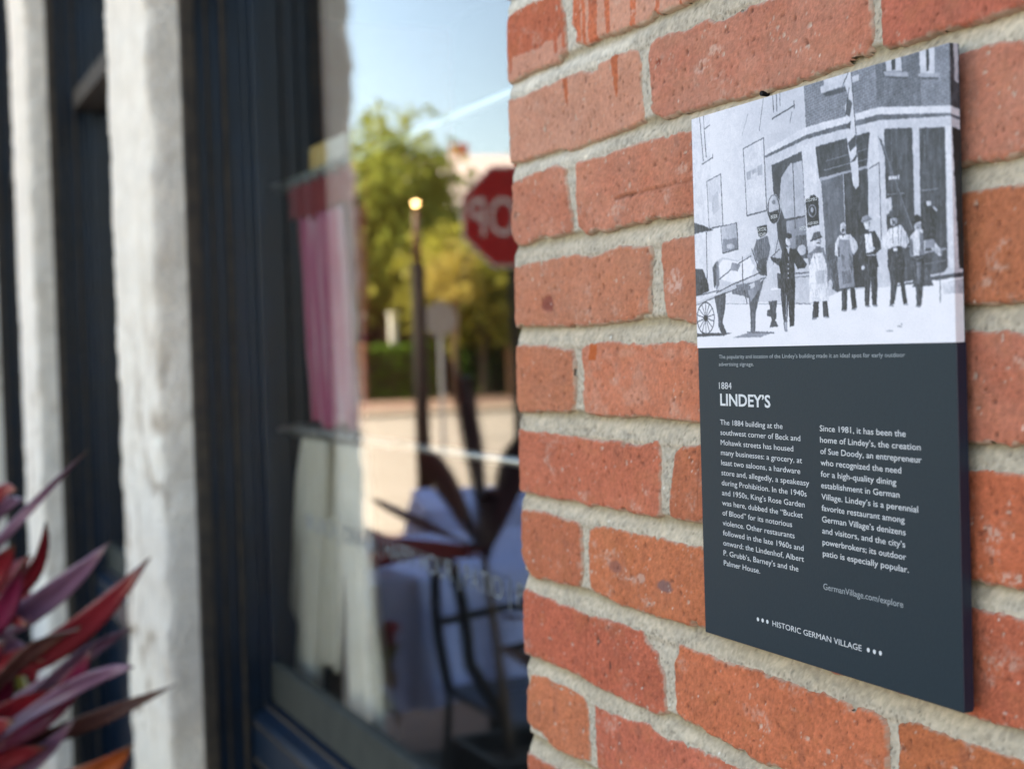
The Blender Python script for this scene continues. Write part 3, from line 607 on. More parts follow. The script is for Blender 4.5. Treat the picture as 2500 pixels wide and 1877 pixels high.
PRINT=[('P',212,0,[-45,-28,181,-11,169,1005,-97,994]),('B',122,0,[1014,-2,1544,-7,1550,189,1024,197]),('B',106,0,[1544,-7,1834,-6,1838,233,1550,189]),('B',122,0,[1834,-6,2018,-8,2015,261,1838,233]),('P',80,0,[2018,-8,2084,6,2081,272,2015,261]),('P',196,0,[671,264,1017,200,1550,192,2015,258,2086,283,2077,938,1617,988,1217,994,782,1029,662,836]),('P',208,0,[671,263,1017,197,1550,189,2015,258,2086,286,2085,312,2014,289,1555,221,1030,233,678,286]),('P',104,0,[678,286,1030,233,1555,221,2014,289,2085,312,2085,324,2014,301,1554,247,1029,253,686,299]),('P',86,0,[732,342,985,307,1004,498,1014,814,790,844,755,563]),('P',180,0,[812,412,849,380,892,354,986,352,1000,615,832,615,792,539]),('P',150,0,[843,629,999,621,1008,768,856,766]),('P',90,0,[920,707,1014,706,1015,823,923,816]),('L',88,5,[911,352,919,671]),('P',205,0,[986,281,1095,271,1109,758,1009,764]),('P',80,0,[1094,300,1494,289,1469,443,1117,453]),('L',130,2,[1170,377,1479,362]),('L',150,2,[1154,418,1477,407]),('P',165,0,[1117,451,1469,437,1471,451,1123,469]),('P',112,0,[1131,467,1296,455,1304,758,1155,772]),('L',150,4,[1296,455,1304,758]),('P',76,0,[1302,454,1475,450,1468,982,1363,980,1307,758]),('P',88,0,[1152,772,1307,758,1369,980,1234,993,1147,956]),('P',204,0,[1496,289,1546,283,1554,427,1479,451]),('L',95,4,[1486,451,1554,435]),('L',95,5,[1554,435,1557,777]),('P',84,0,[1591,291,1778,313,1780,815,1597,834]),('P',84,0,[1821,322,1980,341,1977,924,1817,930]),('L',120,4,[1639,356,1642,438]),('L',118,4,[1851,354,1854,450]),('L',135,3,[1593,581,1718,588]),('L',150,3,[1826,590,1929,592]),('P',90,0,[1598,813,1980,838,1980,925,1895,987,1616,1009]),('L',165,8,[1829,855,1971,848]),('L',120,4,[1839,904,1967,896]),('P',208,0,[1980,338,2020,341,2042,928,1986,930]),('P',58,0,[2020,344,2078,361,2077,938,2044,932]),('P',95,0,[1896,961,2077,948,2076,972,1740,1007,1741,978]),('L',195,10,[1873,955,2055,942]),('L',195,8,[1617,984,1759,971]),('P',200,0,[1593,597,1631,597,1635,651,1596,672]),('P',223,0,[-97,994,605,1014,1027,1041,1259,992,1679,987,2082,967,2088,1314,-113,1304]),('P',205,0,[1941,989,2082,975,2083,1035,1951,1037]),('L',150,2,[260,1010,1027,1041]),('P',198,0,[1171,-4,1366,-4,1364,31,1169,30]),('P',192,0,[1141,25,1425,21,1428,49,1147,57]),('P',85,0,[1161,58,1377,59,1369,80,1182,81]),('P',190,0,[1612,-10,1714,-8,1719,59,1619,42]),('P',70,0,[1652,-5,1679,-5,1680,46,1652,44]),('P',166,0,[1600,40,1755,70,1759,93,1607,60]),('P',85,0,[1612,62,1753,92,1747,99,1624,73]),('P',196,0,[1832,-7,1925,-7,1926,108,1837,94]),('P',72,0,[1874,-6,1893,-6,1892,92,1875,90]),('P',168,0,[1823,89,1952,113,1957,132,1830,106]),('P',85,0,[1836,109,1951,131,1946,137,1842,118]),('P',186,0,[2038,-4,2060,1,2059,163,2040,155]),('P',202,0,[1331,8,1372,-1,1382,106,1397,236,1407,408,1411,518,1386,533,1367,509,1350,400,1331,295,1363,250,1327,226,1323,148,1350,110,1323,49]),('P',100,0,[1341,108,1376,140,1358,200,1324,184]),('P',88,0,[1337,317,1395,285,1396,338,1352,359]),('P',90,0,[1350,409,1403,373,1391,405]),('P',85,0,[1322,238,1364,218,1356,256]),('L',60,3,[1372,-1,1398,287,1402,390]),('L',60,4,[1352,-1,1313,47]),('L',70,3,[1356,68,1324,191]),('L',72,4,[82,-2,108,237]),('L',90,2,[120,-1,125,70]),('L',80,3,[122,71,182,58]),('L',95,7,[125,79,138,223]),('L',72,4,[94,253,203,232]),('L',72,4,[202,213,200,238]),('L',75,5,[759,-3,763,85]),('L',120,8,[789,0,791,83]),('L',75,3,[819,0,817,64]),('L',70,6,[750,113,931,80]),('L',70,5,[932,56,934,94]),('L',120,3,[915,107,894,159]),('L',110,3,[683,-14,635,156]),('L',150,2,[539,56,479,161]),('P',206,0,[489,226,671,197,682,561,508,569]),('L',84,6,[671,197,682,561,508,569]),('L',88,4,[508,569,489,226,671,197]),('P',170,0,[514,348,552,343,553,386,516,391]),('P',175,0,[560,344,602,338,604,359,564,366]),('P',172,0,[612,332,652,323,656,377,613,379]),('P',207,0,[136,351,274,328,283,600,148,605]),('L',80,5,[274,328,283,600,148,605]),('L',95,3,[148,605,136,351,274,328]),('P',188,0,[178,436,243,413,251,513,188,536]),('P',186,0,[261,603,412,597,420,733,272,744]),('L',72,6,[412,597,420,733,272,744]),('L',95,3,[272,744,261,603,412,597]),('P',140,0,[279,673,408,674,418,729,276,738]),('P',185,0,[387,716,382,723,367,726,348,727,329,724,315,717,310,710,315,704,330,700,349,700,369,703,382,709]),('P',62,0,[799,565,795,587,787,607,774,622,758,630,741,633,723,627,708,615,697,598,689,577,688,554,691,531,700,512,713,497,730,488,747,486,764,492,779,504,790,521,797,542]),('P',190,0,[788,557,785,576,778,592,768,605,755,612,741,614,728,610,716,600,706,585,701,568,699,548,702,530,709,513,720,501,733,493,747,492,760,496,772,506,781,521,787,538]),('P',66,0,[703,572,783,566,779,598,749,630,720,616]),('P',120,0,[761,527,759,532,753,536,745,536,737,534,731,529,729,523,732,518,738,515,746,514,754,516,759,521]),('L',200,2,[799,565,795,587,787,607,774,622,758,630,741,633,723,627,708,615,697,598,689,577,688,554,691,531,700,512,713,497,730,488,747,486,764,492,779,504,790,521,797,542,799,565]),('P',58,0,[1006,536,1036,536,1045,524,1077,523,1094,537,1109,544,1108,668,1015,676]),('L',165,4,[1086,601,1082,615,1070,624,1056,626,1041,621,1031,610,1027,595,1032,581,1043,572,1058,569,1072,575,1083,586,1086,601]),('P',180,0,[1069,595,1067,602,1062,606,1056,608,1051,605,1047,600,1045,592,1047,585,1052,581,1058,579,1063,582,1067,587]),('P',62,0,[592,634,681,631,683,668,639,699,607,683]),('P',78,0,[-74,542,96,583,191,616,95,616,-78,624]),('L',72,5,[119,620,115,892]),('P',68,0,[-87,798,76,817,128,902,131,938,-96,973]),('L',62,6,[176,1083,171,1109,158,1132,138,1150,113,1162,87,1165,60,1160,36,1148,18,1128,7,1104,4,1078,9,1051,23,1028,43,1010,68,999,95,995,121,1001,144,1014,162,1033,173,1057,176,1083]),('L',66,3,[91,1080,170,1099]),('L',66,3,[91,1080,154,1131]),('L',66,3,[91,1080,125,1153]),('L',66,3,[91,1080,89,1161]),('L',66,3,[91,1080,53,1153]),('L',66,3,[91,1080,25,1131]),('L',66,3,[91,1080,9,1098]),('L',66,3,[91,1080,10,1061]),('L',66,3,[91,1080,27,1029]),('L',66,3,[91,1080,57,1007]),('L',66,3,[91,1080,93,999]),('L',66,3,[91,1080,128,1008]),('L',66,3,[91,1080,156,1031]),('L',66,3,[91,1080,171,1063]),('P',66,0,[113,1081,110,1090,101,1096,90,1098,79,1096,71,1089,68,1080,72,1071,80,1064,92,1062,103,1065,111,1072]),('P',90,0,[-8,1161,342,1164,252,1178,-9,1179]),('P',196,0,[169,809,207,779,271,766,412,791,516,769,551,741,589,698,653,683,703,712,711,764,682,837,662,911,611,965,555,1020,527,961,500,926,335,935,244,960,177,910]),('P',226,0,[271,776,411,799,515,779,563,830,527,885,354,904,248,879,233,808]),('P',96,0,[171,814,207,787,207,906,182,925]),('P',112,0,[352,943,525,928,514,992,455,977,351,961]),('P',108,0,[586,700,685,686,708,745,690,791,646,840,581,804,557,753]),('P',84,0,[598,803,672,790,673,888,614,880,579,845]),('P',190,0,[710,710,765,689,794,752,820,809,774,848,737,794]),('L',80,4,[713,793,786,761]),('L',80,3,[772,713,727,831]),('P',84,0,[180,967,295,941,284,1029,255,1107,292,1167,261,1184,226,1146,207,1056]),('P',95,0,[215,1006,242,1007,236,1126,214,1136]),('P',90,0,[503,970,646,899,592,1003,564,1068,555,1173,514,1174,516,1066]),('P',150,0,[499,950,592,927,574,973,522,1009]),('L',70,4,[233,880,411,810,535,778]),('L',72,6,[456,774,455,910,487,1017]),('L',66,5,[542,742,596,841,669,874]),('L',70,4,[199,951,353,914,661,859]),('L',190,9,[-98,1014,226,957,660,888]),('L',72,3,[-98,1025,226,965,660,894]),('L',75,4,[-95,953,78,952,227,937]),('P',150,0,[341,1190,549,1161,721,1169,597,1193]),('L',110,5,[481,1164,720,1173]),('P',84,0,[679,1014,751,1014,750,1042,743,1056,745,1093,731,1111,759,1142,681,1145,702,1110,697,1091,664,1090,664,1060,693,1054]),('L',225,9,[703,956,789,953]),('L',75,3,[804,965,808,1086,818,1123]),('P',80,0,[757,879,792,881,789,955,762,954]),('L',110,8,[913,889,1018,890]),('L',120,3,[912,907,1021,908]),('P',190,0,[1002,781,997,794,983,802,965,804,947,799,934,789,930,776,935,764,949,755,967,753,985,758,998,768]),('L',110,2,[907,1034,1020,1041]),('P',62,0,[810,762,857,757,930,779,1005,849,989,866,929,868,903,833,907,925,902,990,784,985,792,891,778,845,715,813,705,792,792,809]),('P',70,0,[784,983,903,988,890,1145,853,1146,847,1013,829,1160,808,1160]),('P',212,0,[886,728,882,739,873,747,860,750,848,746,839,736,836,724,840,712,850,704,862,702,874,706,883,716]),('P',70,0,[891,705,887,712,876,716,861,717,847,714,836,707,833,700,837,693,848,688,863,688,877,691,888,697]),('P',200,0,[838,755,875,756,858,789]),('P',215,0,[858,839,857,841,855,842,853,843,851,842,849,841,849,839,849,837,851,836,853,835,856,836,857,838]),('P',215,0,[857,862,856,864,854,865,852,866,850,865,848,864,848,862,848,860,850,859,852,858,855,859,856,860]),('P',215,0,[856,885,855,887,854,888,851,889,849,888,847,886,847,885,847,883,849,882,851,881,854,882,855,883]),('P',215,0,[855,908,854,910,853,911,850,911,848,911,846,909,846,908,846,906,848,905,851,904,853,905,854,906]),('L',210,3,[859,803,859,821]),('P',175,0,[810,1123,832,1123,830,1160,812,1162]),('P',118,0,[1007,804,1070,780,1140,780,1160,850,1189,914,1216,950,1176,959,1149,911,1023,859]),('P',224,0,[1059,801,1132,804,1159,868,1167,1034,1019,1032,1023,859]),('P',192,0,[1070,889,1136,884,1141,946,1075,952]),('P',205,0,[1122,750,1119,761,1109,768,1097,770,1085,766,1076,757,1073,746,1077,736,1086,729,1099,727,1111,731,1119,740]),('P',84,0,[1042,739,1063,706,1111,699,1127,729,1086,737]),('P',105,0,[1075,769,1119,772,1110,798,1078,796]),('P',66,0,[1050,1031,1091,1033,1086,1106,1036,1113]),('P',66,0,[1118,1032,1156,1032,1167,1106,1124,1109]),('P',200,0,[1200,958,1197,971,1191,981,1182,984,1174,980,1168,970,1166,956,1169,943,1175,934,1184,931,1192,935,1198,945]),('P',213,0,[1226,767,1255,735,1338,733,1384,771,1394,798,1361,831,1329,797,1294,807,1244,832,1221,819]),('P',152,0,[1254,752,1331,758,1354,838,1359,975,1251,978,1239,873]),('P',112,0,[1266,814,1293,833,1298,885,1277,876]),('P',110,0,[1270,901,1332,896,1343,957,1274,962]),('P',100,0,[1328,810,1353,863,1345,914,1327,879]),('P',90,0,[1245,786,1259,787,1260,831,1244,830]),('P',66,0,[1267,979,1307,979,1303,1076,1264,1082]),('P',66,0,[1326,977,1361,977,1377,1075,1339,1075]),('P',208,0,[1312,703,1308,716,1299,725,1287,727,1276,723,1267,713,1265,699,1268,687,1277,678,1289,675,1301,680,1309,690]),('P',95,0,[1275,711,1300,711,1294,723,1278,721]),('P',70,0,[1410,748,1445,732,1511,733,1554,785,1554,818,1520,832,1534,896,1429,895,1396,849]),('P',66,0,[1435,835,1523,837,1524,975,1515,1065,1483,1064,1477,941,1462,1067,1433,1067]),('P',226,0,[1442,742,1491,741,1500,823,1450,829]),('P',60,0,[1456,735,1474,735,1469,746]),('P',212,0,[1487,700,1484,714,1474,723,1461,725,1449,720,1440,710,1437,696,1441,683,1451,674,1463,671,1476,676,1484,687]),('P',150,0,[1418,685,1429,663,1464,658,1492,675,1487,683,1436,692]),('P',205,0,[1438,893,1436,898,1432,901,1426,902,1420,900,1416,896,1414,891,1416,886,1421,883,1427,882,1433,883,1437,887]),('P',200,0,[1513,813,1511,817,1505,819,1497,820,1490,818,1484,815,1482,811,1484,807,1490,805,1498,805,1506,806,1511,810]),('P',219,0,[1566,777,1613,732,1689,722,1730,766,1742,800,1717,827,1673,812,1587,822,1563,804]),('P',67,0,[1597,826,1693,817,1714,904,1700,952,1721,1064,1694,1068,1669,942,1634,1065,1604,1069,1618,964,1595,896]),('P',196,0,[1664,702,1661,713,1653,721,1641,723,1630,719,1622,709,1620,698,1623,686,1632,679,1643,677,1654,681,1662,690]),('P',80,0,[1603,679,1616,656,1648,651,1678,668,1682,685]),('P',85,0,[1633,707,1658,708,1654,719,1636,717]),('P',225,0,[1665,828,1663,832,1657,835,1650,835,1642,834,1637,830,1635,826,1637,822,1643,819,1650,819,1658,820,1663,824]),('P',96,0,[1552,317,1576,339,1771,750,1744,758]),('L',125,4,[1576,347,1763,745]),('P',208,0,[1616,503,1686,506,1686,522,1618,519]),('P',86,0,[1752,999,1840,896,1890,999]),('P',206,0,[1748,776,1785,755,1856,756,1896,804,1948,859,1929,875,1894,853,1854,802,1836,865,1745,865]),('P',112,0,[1745,792,1762,789,1769,859,1745,865]),('P',112,0,[1811,765,1834,775,1838,863,1805,863]),('P',72,0,[1745,863,1836,863,1833,951,1810,1079,1779,1079,1777,980,1754,939]),('P',110,0,[1785,892,1816,894,1801,990,1787,981]),('P',180,0,[1819,740,1815,750,1807,756,1797,757,1786,754,1778,746,1776,736,1779,727,1787,721,1798,719,1809,723,1816,730]),('P',66,0,[1762,719,1777,690,1799,685,1818,698,1829,711,1780,727]),('L',108,5,[1933,878,1929,1071]),('P',210,0,[1947,870,1945,873,1940,875,1933,876,1926,874,1921,871,1920,868,1922,864,1927,862,1934,862,1941,863,1945,866]),('P',60,0,[1824,654,1860,643,1911,683,1910,805,1833,801]),('P',205,0,[1854,637,1885,641,1885,659,1857,658]),('P',200,0,[1900,662,1922,680,1916,689,1896,673]),('P',150,0,[836,1163,834,1165,829,1167,821,1167,813,1167,807,1165,805,1163,807,1160,813,1159,821,1158,829,1159,834,1161]),('P',150,0,[1074,1113,1072,1115,1064,1117,1054,1117,1043,1116,1036,1114,1033,1112,1036,1110,1044,1109,1054,1108,1064,1109,1072,1111]),('P',150,0,[1169,1109,1166,1111,1158,1113,1148,1113,1138,1112,1131,1110,1128,1108,1131,1106,1139,1104,1149,1104,1159,1105,1166,1107]),('P',150,0,[1301,1082,1299,1084,1292,1086,1283,1086,1274,1085,1268,1083,1265,1081,1268,1079,1275,1077,1284,1077,1293,1078,1299,1080]),('P',150,0,[1371,1079,1368,1081,1362,1082,1352,1082,1343,1081,1336,1080,1333,1077,1336,1075,1343,1074,1352,1074,1362,1075,1369,1076]),('P',150,0,[1470,1070,1467,1072,1461,1073,1451,1073,1442,1072,1435,1070,1433,1068,1436,1066,1442,1065,1452,1065,1461,1066,1468,1067]),('P',150,0,[1524,1068,1521,1070,1514,1072,1505,1072,1496,1071,1490,1069,1487,1067,1490,1065,1496,1064,1506,1063,1515,1064,1521,1066]),('P',150,0,[1632,1073,1629,1074,1623,1076,1614,1076,1605,1075,1599,1073,1596,1071,1599,1069,1605,1068,1614,1068,1623,1069,1629,1070]),('P',150,0,[1728,1071,1726,1073,1719,1075,1711,1075,1702,1074,1696,1072,1694,1070,1696,1068,1703,1067,1711,1067,1720,1068,1726,1069]),('P',150,0,[1807,1083,1805,1084,1798,1086,1788,1086,1779,1085,1772,1083,1769,1081,1772,1079,1779,1078,1788,1078,1798,1079,1805,1080]),('P',150,0,[1684,1166,1682,1167,1676,1168,1667,1168,1658,1168,1652,1166,1650,1165,1652,1163,1659,1162,1667,1162,1676,1163,1682,1164]),('P',120,0,[1685,1156,1684,1157,1682,1159,1680,1159,1677,1158,1675,1157,1675,1156,1676,1154,1677,1153,1680,1152,1682,1153,1684,1154]),('P',180,0,[1625,1183,1622,1185,1611,1186,1597,1187,1583,1186,1573,1184,1570,1182,1573,1180,1584,1179,1598,1178,1612,1179,1622,1181]),('L',135,2,[849,721,857,721]),('L',135,3,[866,722,874,723]),('L',170,2,[861,724,862,731]),('P',150,0,[874,716,886,721,882,740,870,745]),('L',135,2,[1086,742,1094,742]),('L',135,3,[1102,743,1109,744]),('L',170,2,[1098,745,1099,751]),('L',70,5,[1087,755,1097,754,1108,756]),('P',150,0,[1110,737,1121,741,1118,761,1106,765]),('L',135,2,[1277,697,1284,697]),('L',135,3,[1293,697,1299,699]),('L',170,2,[1288,700,1289,706]),('L',70,5,[1278,709,1288,708,1298,711]),('P',150,0,[1300,692,1311,696,1307,715,1296,719]),('L',150,2,[1452,692,1459,692]),('L',150,3,[1467,693,1473,694]),('L',185,2,[1463,695,1464,701]),('P',150,0,[1473,687,1484,692,1480,710,1470,714]),('L',120,2,[1632,694,1639,694]),('L',120,3,[1646,694,1652,696]),('L',155,2,[1642,696,1643,702]),('L',70,5,[1633,705,1642,705,1651,707]),('P',150,0,[1652,689,1662,693,1659,711,1649,715]),('L',115,2,[1788,733,1794,732]),('L',115,3,[1801,733,1807,734]),('L',150,2,[1797,735,1798,741]),('L',70,5,[1789,744,1797,743,1805,745]),('P',150,0,[1807,728,1817,732,1814,749,1804,753]),('L',60,5,[1036,740,1087,735,1128,728]),('L',55,5,[1597,684,1684,687]),('L',50,6,[1759,720,1831,713]),('L',120,4,[1418,686,1495,678]),('L',60,3,[1287,732,1287,742]),('P',235,0,[1626,733,1661,734,1662,769,1627,768]),('L',120,3,[1695,727,1685,812]),('L',118,3,[1067,782,1068,826]),('L',118,3,[1133,782,1135,822]),('L',150,3,[1255,737,1268,762]),('L',150,3,[1331,741,1323,771]),('L',200,3,[1452,839,1520,841]),('L',130,3,[1751,865,1793,880,1829,871]),('P',120,0,[207,787,231,784,232,908,205,936]),('P',150,0,[359,797,437,812,409,849,339,835]),('P',135,0,[560,915,610,899,617,937,574,973]),('P',118,0,[388,916,509,913,516,951,404,946]),('L',70,3,[589,698,598,794]),('L',78,3,[609,697,615,799]),('L',86,3,[629,696,631,804]),('L',94,3,[649,695,647,809]),('L',102,3,[669,694,663,814]),('L',110,3,[688,692,679,818]),('L',200,3,[831,994,823,1123]),('L',100,3,[1467,854,1447,1047]),('L',100,3,[1622,856,1640,1047]),('L',110,3,[1768,883,1792,1062]),('L',100,3,[1875,342,1864,897]),('L',100,3,[1910,347,1899,900]),('L',100,3,[1950,353,1939,902]),('L',100,3,[1641,307,1634,799]),('L',100,3,[1678,312,1671,802]),('L',100,3,[1733,321,1726,807]),('P',62,0,[1827,645,1860,640,1916,683,1910,805,1836,801]),('P',205,0,[1857,638,1883,640,1885,657,1861,658]),('P',198,0,[1901,662,1921,680,1916,687,1898,672]),('P',150,0,[1843,800,1901,801,1898,836,1847,836])]

# ------------------------------------------------------------------ history plaque
PL_X, PL_Z, PL_W, PL_H = .2650, 1.5300, .2016, .2798
plq = thing('history_plaque', 'dark slate history plaque with an old street photograph and white text', 'plaque', (PL_X, 0, PL_Z))
obj('plaque_board', box(0, PL_W, -.010, -.0045, -PL_H, 0, .0004), M['sign_face'], plq)
obj('side_band', box(PL_W - .0003, PL_W + .0003, -.0098, -.0047, -PL_H + .001, -.1242), mat('navy_side', (.002, .011, .030), .4), plq)
for a in (.02, .18):
    for b in (-.03, -.25): obj('mounting_pad', box(a, a + .012, -.0047, .003, b - .012, b), M['black'], plq)
# the printed photograph, rasterised here from outlines into a colour attribute
RES = 2.9; SS = 2; PWmm, PHmm = 206.4, 124.0
W_, H_ = int(PWmm * RES * SS), int(PHmm * RES * SS); img = np.full((H_, W_), 200.0)
YY, XX = np.mgrid[0:H_, 0:W_]; U_ = (XX + .5) / (RES * SS); V_ = (YY + .5) / (RES * SS)
img[:] = 222 - 28 * smoothstep(5, 95, U_) + 4 * fbm(U_ / 14, V_ / 14, 400, 4) + 2.5 * fbm(U_ / 2.5, V_ / 1.2, 404, 3)
def poly_mask(pts):
    p = np.array(pts, float); x0, y0 = np.floor(p.min(0) * RES * SS - 1).astype(int); x1, y1 = np.ceil(p.max(0) * RES * SS + 1).astype(int)
    x0, y0 = max(x0, 0), max(y0, 0); x1, y1 = min(x1, W_), min(y1, H_)
    if x1 <= x0 or y1 <= y0: return None
    sub = (slice(y0, y1), slice(x0, x1)); u = U_[sub]; v = V_[sub]; ins = np.zeros(u.shape, bool); q = np.roll(p, -1, 0)
    for (ax, ay), (bx_, by) in zip(p, q):
        if ay != by: ins ^= ((ay > v) != (by > v)) & (u < (bx_ - ax) * (v - ay) / (by - ay) + ax)
    return sub, ins
for kind, tone, wd, flat in PRINT:
    pts = [(flat[i] / 10, flat[i + 1] / 10) for i in range(0, len(flat), 2)]
    if kind in 'PB':
        r_ = poly_mask(pts)
        if r_ is None: continue
        sub, ins = r_; u = U_[sub]; v = V_[sub]
        val = tone + 11 * fbm(u / 3.2, v / 4.5, 410 + tone, 3) + 9 * fbm(u / .7, v / 1.2, 411, 2)
        if kind == 'B':
            row = np.floor((v + .10 * u) / 1.25); fr = (v + .10 * u) / 1.25 - row; fc = (u + (row % 2) * 1.6) / 3.2; fc = fc - np.floor(fc)
            val = val + np.where((fr < .22) | (fc < .10), 26, -6) + 10 * vnoise(row, np.floor((u + (row % 2) * 1.6) / 3.2), 5)
        if V_[sub].min() > 48 and np.ptp(np.array(pts)[:, 0]) < 32 and kind == 'P' and (u.size > 40):
            rg = 1 - np.abs(fbm(u / .9 + tone, v / 3.2, 500 + tone, 3)) * 3.2; rg = np.clip(rg, 0, 1) ** 2
            gu_ = (u - u.min()) / (np.ptp(u) + 1e-6); val = val + rg * (34 if tone < 135 else (-14 if tone < 200 else -38)) + (gu_ - .5) * (-16 if tone < 135 else -26)
        elif 75 < tone < 120: val = val + 16 * smoothstep(-.2, .5, fbm(u / 2.2, v / 9, 520, 4)) - 6
        if tone > 215 and np.ptp(np.array(pts)[:, 0]) > 60: val = tone + 4 * fbm(u / 12, v / 6, 430, 3)
        img[sub] = np.where(ins, val, img[sub])
    else:
        hw = wd * .07 * .5 + .10
        for (ax, ay), (bx_, by) in zip(pts, pts[1:]):
            L = math.hypot(bx_ - ax, by - ay) + 1e-6; nx_, ny_ = -(by - ay) / L * hw, (bx_ - ax) / L * hw
            ex, ey = (bx_ - ax) / L * hw * .5, (by - ay) / L * hw * .5
            r_ = poly_mask([(ax + nx_ - ex, ay + ny_ - ey), (bx_ + nx_ + ex, by + ny_ + ey), (bx_ - nx_ + ex, by - ny_ + ey), (ax - nx_ - ex, ay - ny_ - ey)])
            if r_ is None: continue
            sub, ins = r_; img[sub] = np.where(ins, tone, img[sub])
# soft blur, downsample, grain
def blur(a, n=1):
    for _ in range(n):
        a = (np.roll(a, 1, 0) + 2 * a + np.roll(a, -1, 0)) / 4; a = (np.roll(a, 1, 1) + 2 * a + np.roll(a, -1, 1)) / 4
    return a
wu = .34 * fbm(U_ / 1.3, V_ / 1.3, 600, 3) + .16 * fbm(U_ / .5, V_ / .5, 603, 2); wv = .34 * fbm(U_ / 1.3 + 50, V_ / 1.3, 601, 3) + .16 * fbm(U_ / .5 + 50, V_ / .5, 604, 2)
ii = np.clip((YY + wv * RES * SS * .9).astype(int), 0, H_ - 1); jj = np.clip((XX + wu * RES * SS * .9).astype(int), 0, W_ - 1); img = img[ii, jj]
img = img + 7 * fbm(U_ / 6, V_ / 5, 610, 4) * (img < 215) + 7 * fbm(U_ / .9, V_ / .9, 611, 2) * (img < 215)
img = blur(img, 3); img = img + .35 * (img - blur(img, 8)); img = img[:H_ // SS * SS, :W_ // SS * SS].reshape(H_ // SS, SS, W_ // SS, SS).mean((1, 3))
img += rng.normal(0, 3.0, img.shape); img = np.clip(img, 50, 232)
hh, ww = img.shape; g = (img - 58) / (226 - 58)
t_ = np.clip(g, 0, 1)[..., None]
srgb = (1 - t_) * np.array([40, 41, 42]) + t_ * np.array([226, 224, 232]); mid = (4 * t_ * (1 - t_)); srgb = srgb + mid * np.array([-5, -1, 7])
lin = np.where(srgb / 255 < .04, srgb / 255 / 12.92, ((srgb / 255 + .055) / 1.055) ** 2.4)
uu = (np.arange(ww) + .5) / RES; uu[0] = 0; uu[-1] = PWmm; vv = (np.arange(hh) + .5) / RES; vv[0] = 0; vv[-1] = 124.1
gu, gv = np.meshgrid(uu, vv); fold = PL_W * 1000
x = np.minimum(gu, fold + .08) / 1000; y = -.01012 + np.maximum(gu - fold, 0) / 1000
me = grid_mesh('photo_print', np.stack([x, y, -gv / 1000], 2).reshape(-1, 3)[:, :], ww, hh, (lin * 1.0).reshape(-1, 3))
me.flip_normals()
obj('photo_print', me, M['print'], plq)
Yt = -.01016
def tpart(name, items, mname):
    o = obj(name, text_mesh(items, name), M[mname], plq); o.location = (0, Yt, 0); return o
mm = lambda s_, u, v, cap, wd=None, xs=1.0, off=0.0: (s_, u / 1000, -v / 1000, cap / 1000, None if wd is None else wd / 1000, xs, off)
tpart('caption', [mm("The popularity and location of the Lindey’s building made it an ideal spot for early outdoor", 21.2, 130.0, 1.95, 148.7), mm("advertising signage.", 21.0, 133.9, 1.95, 32.5)], 'ink_dim')
tpart('year', [mm("1884", 20.6, 146.1, 3.5, 12.0)], 'ink')
tpart('heading', [mm("LINDEY’S", 21.4, 154.8, 6.0, 46.0, off=.022)], 'ink')
c1 = ["The 1884 building at the", "southwest corner of Beck and", "Mohawk streets has housed", "many businesses: a grocery, at", "least two saloons, a hardware", "store and, allegedly, a speakeasy", "during Prohibition. In the 1940s", "and 1950s, King’s Rose Garden", "was here, dubbed the “Bucket", "of Blood” for its notorious", "violence. Other restaurants", "followed in the late 1960s and", "onward: the Lindenhof, Albert", "P. Grubb’s, Barney’s and the", "Palmer House."]
w1 = [56.5, 71.0, 65.0, 72.0, 70.3, 77.3, 75.0, 73.2, 71.5, 62.5, 64.3, 71.5, 71.6, 66.8, 33.7]
tpart('left_column', [mm(s_, 20.8, 165.2 + i * 5.37, 2.75, w1[i], off=.0) for i, s_ in enumerate(c1)], 'ink')
c2 = ["Since 1981, it has been the", "home of Lindey’s, the creation", "of Sue Doody, an entrepreneur", "who recognized the need", "for a high-quality dining", "establishment in German", "Village. Lindey’s is a perennial", "favorite restaurant among", "German Village’s denizens", "and visitors, and the city’s", "powerbrokers; its outdoor", "patio is especially popular."]
w2 = [61.5, 71.0, 71.5, 58.0, 54.5, 56.5, 68.5, 59.5, 60.0, 59.5, 60.0, 61.5]
tpart('right_column', [mm(s_, 107.6, 165.0 + i * 5.44, 2.75, w2[i], off=.003) for i, s_ in enumerate(c2)], 'ink')
tpart('web_address', [mm("GermanVillage.com/explore", 107.4, 240.9, 2.9, 57.5)], 'ink_dim')
tpart('footer_title', [mm("HISTORIC GERMAN VILLAGE", 64.4, 265.7, 2.75, 70.8)], 'ink')
for u, v in ((51.5, 264.4), (55.7, 264.3), (59.9, 264.3), (140.0, 264.2), (144.3, 264.2), (148.5, 264.1)):
    bm = bmesh.new(); bmesh.ops.create_circle(bm, cap_ends=True, segments=14, radius=.00105, matrix=Matrix.Rotation(R(90), 4, 'X'))
    o = obj('dot', bm, M['ink'], plq); o.location = (u / 1000, Yt, -v / 1000)
tpart('print_sign_words', [mm("BEER", 71.9, 60.6, 1.7, 5.6), mm("COLUMBUS", 101.0, 55.3, 1.5, 8.8), mm("LAGER BEER", 101.2, 66.4, 1.2, 9.2), mm("CRYSTAL", 59.8, 66.0, 1.8, 8.0), mm("SOAP", 61.2, 68.6, 1.8, 5.6), mm("HTO", 95.6, 68.6, 2.0, 5.0)], 'ink')
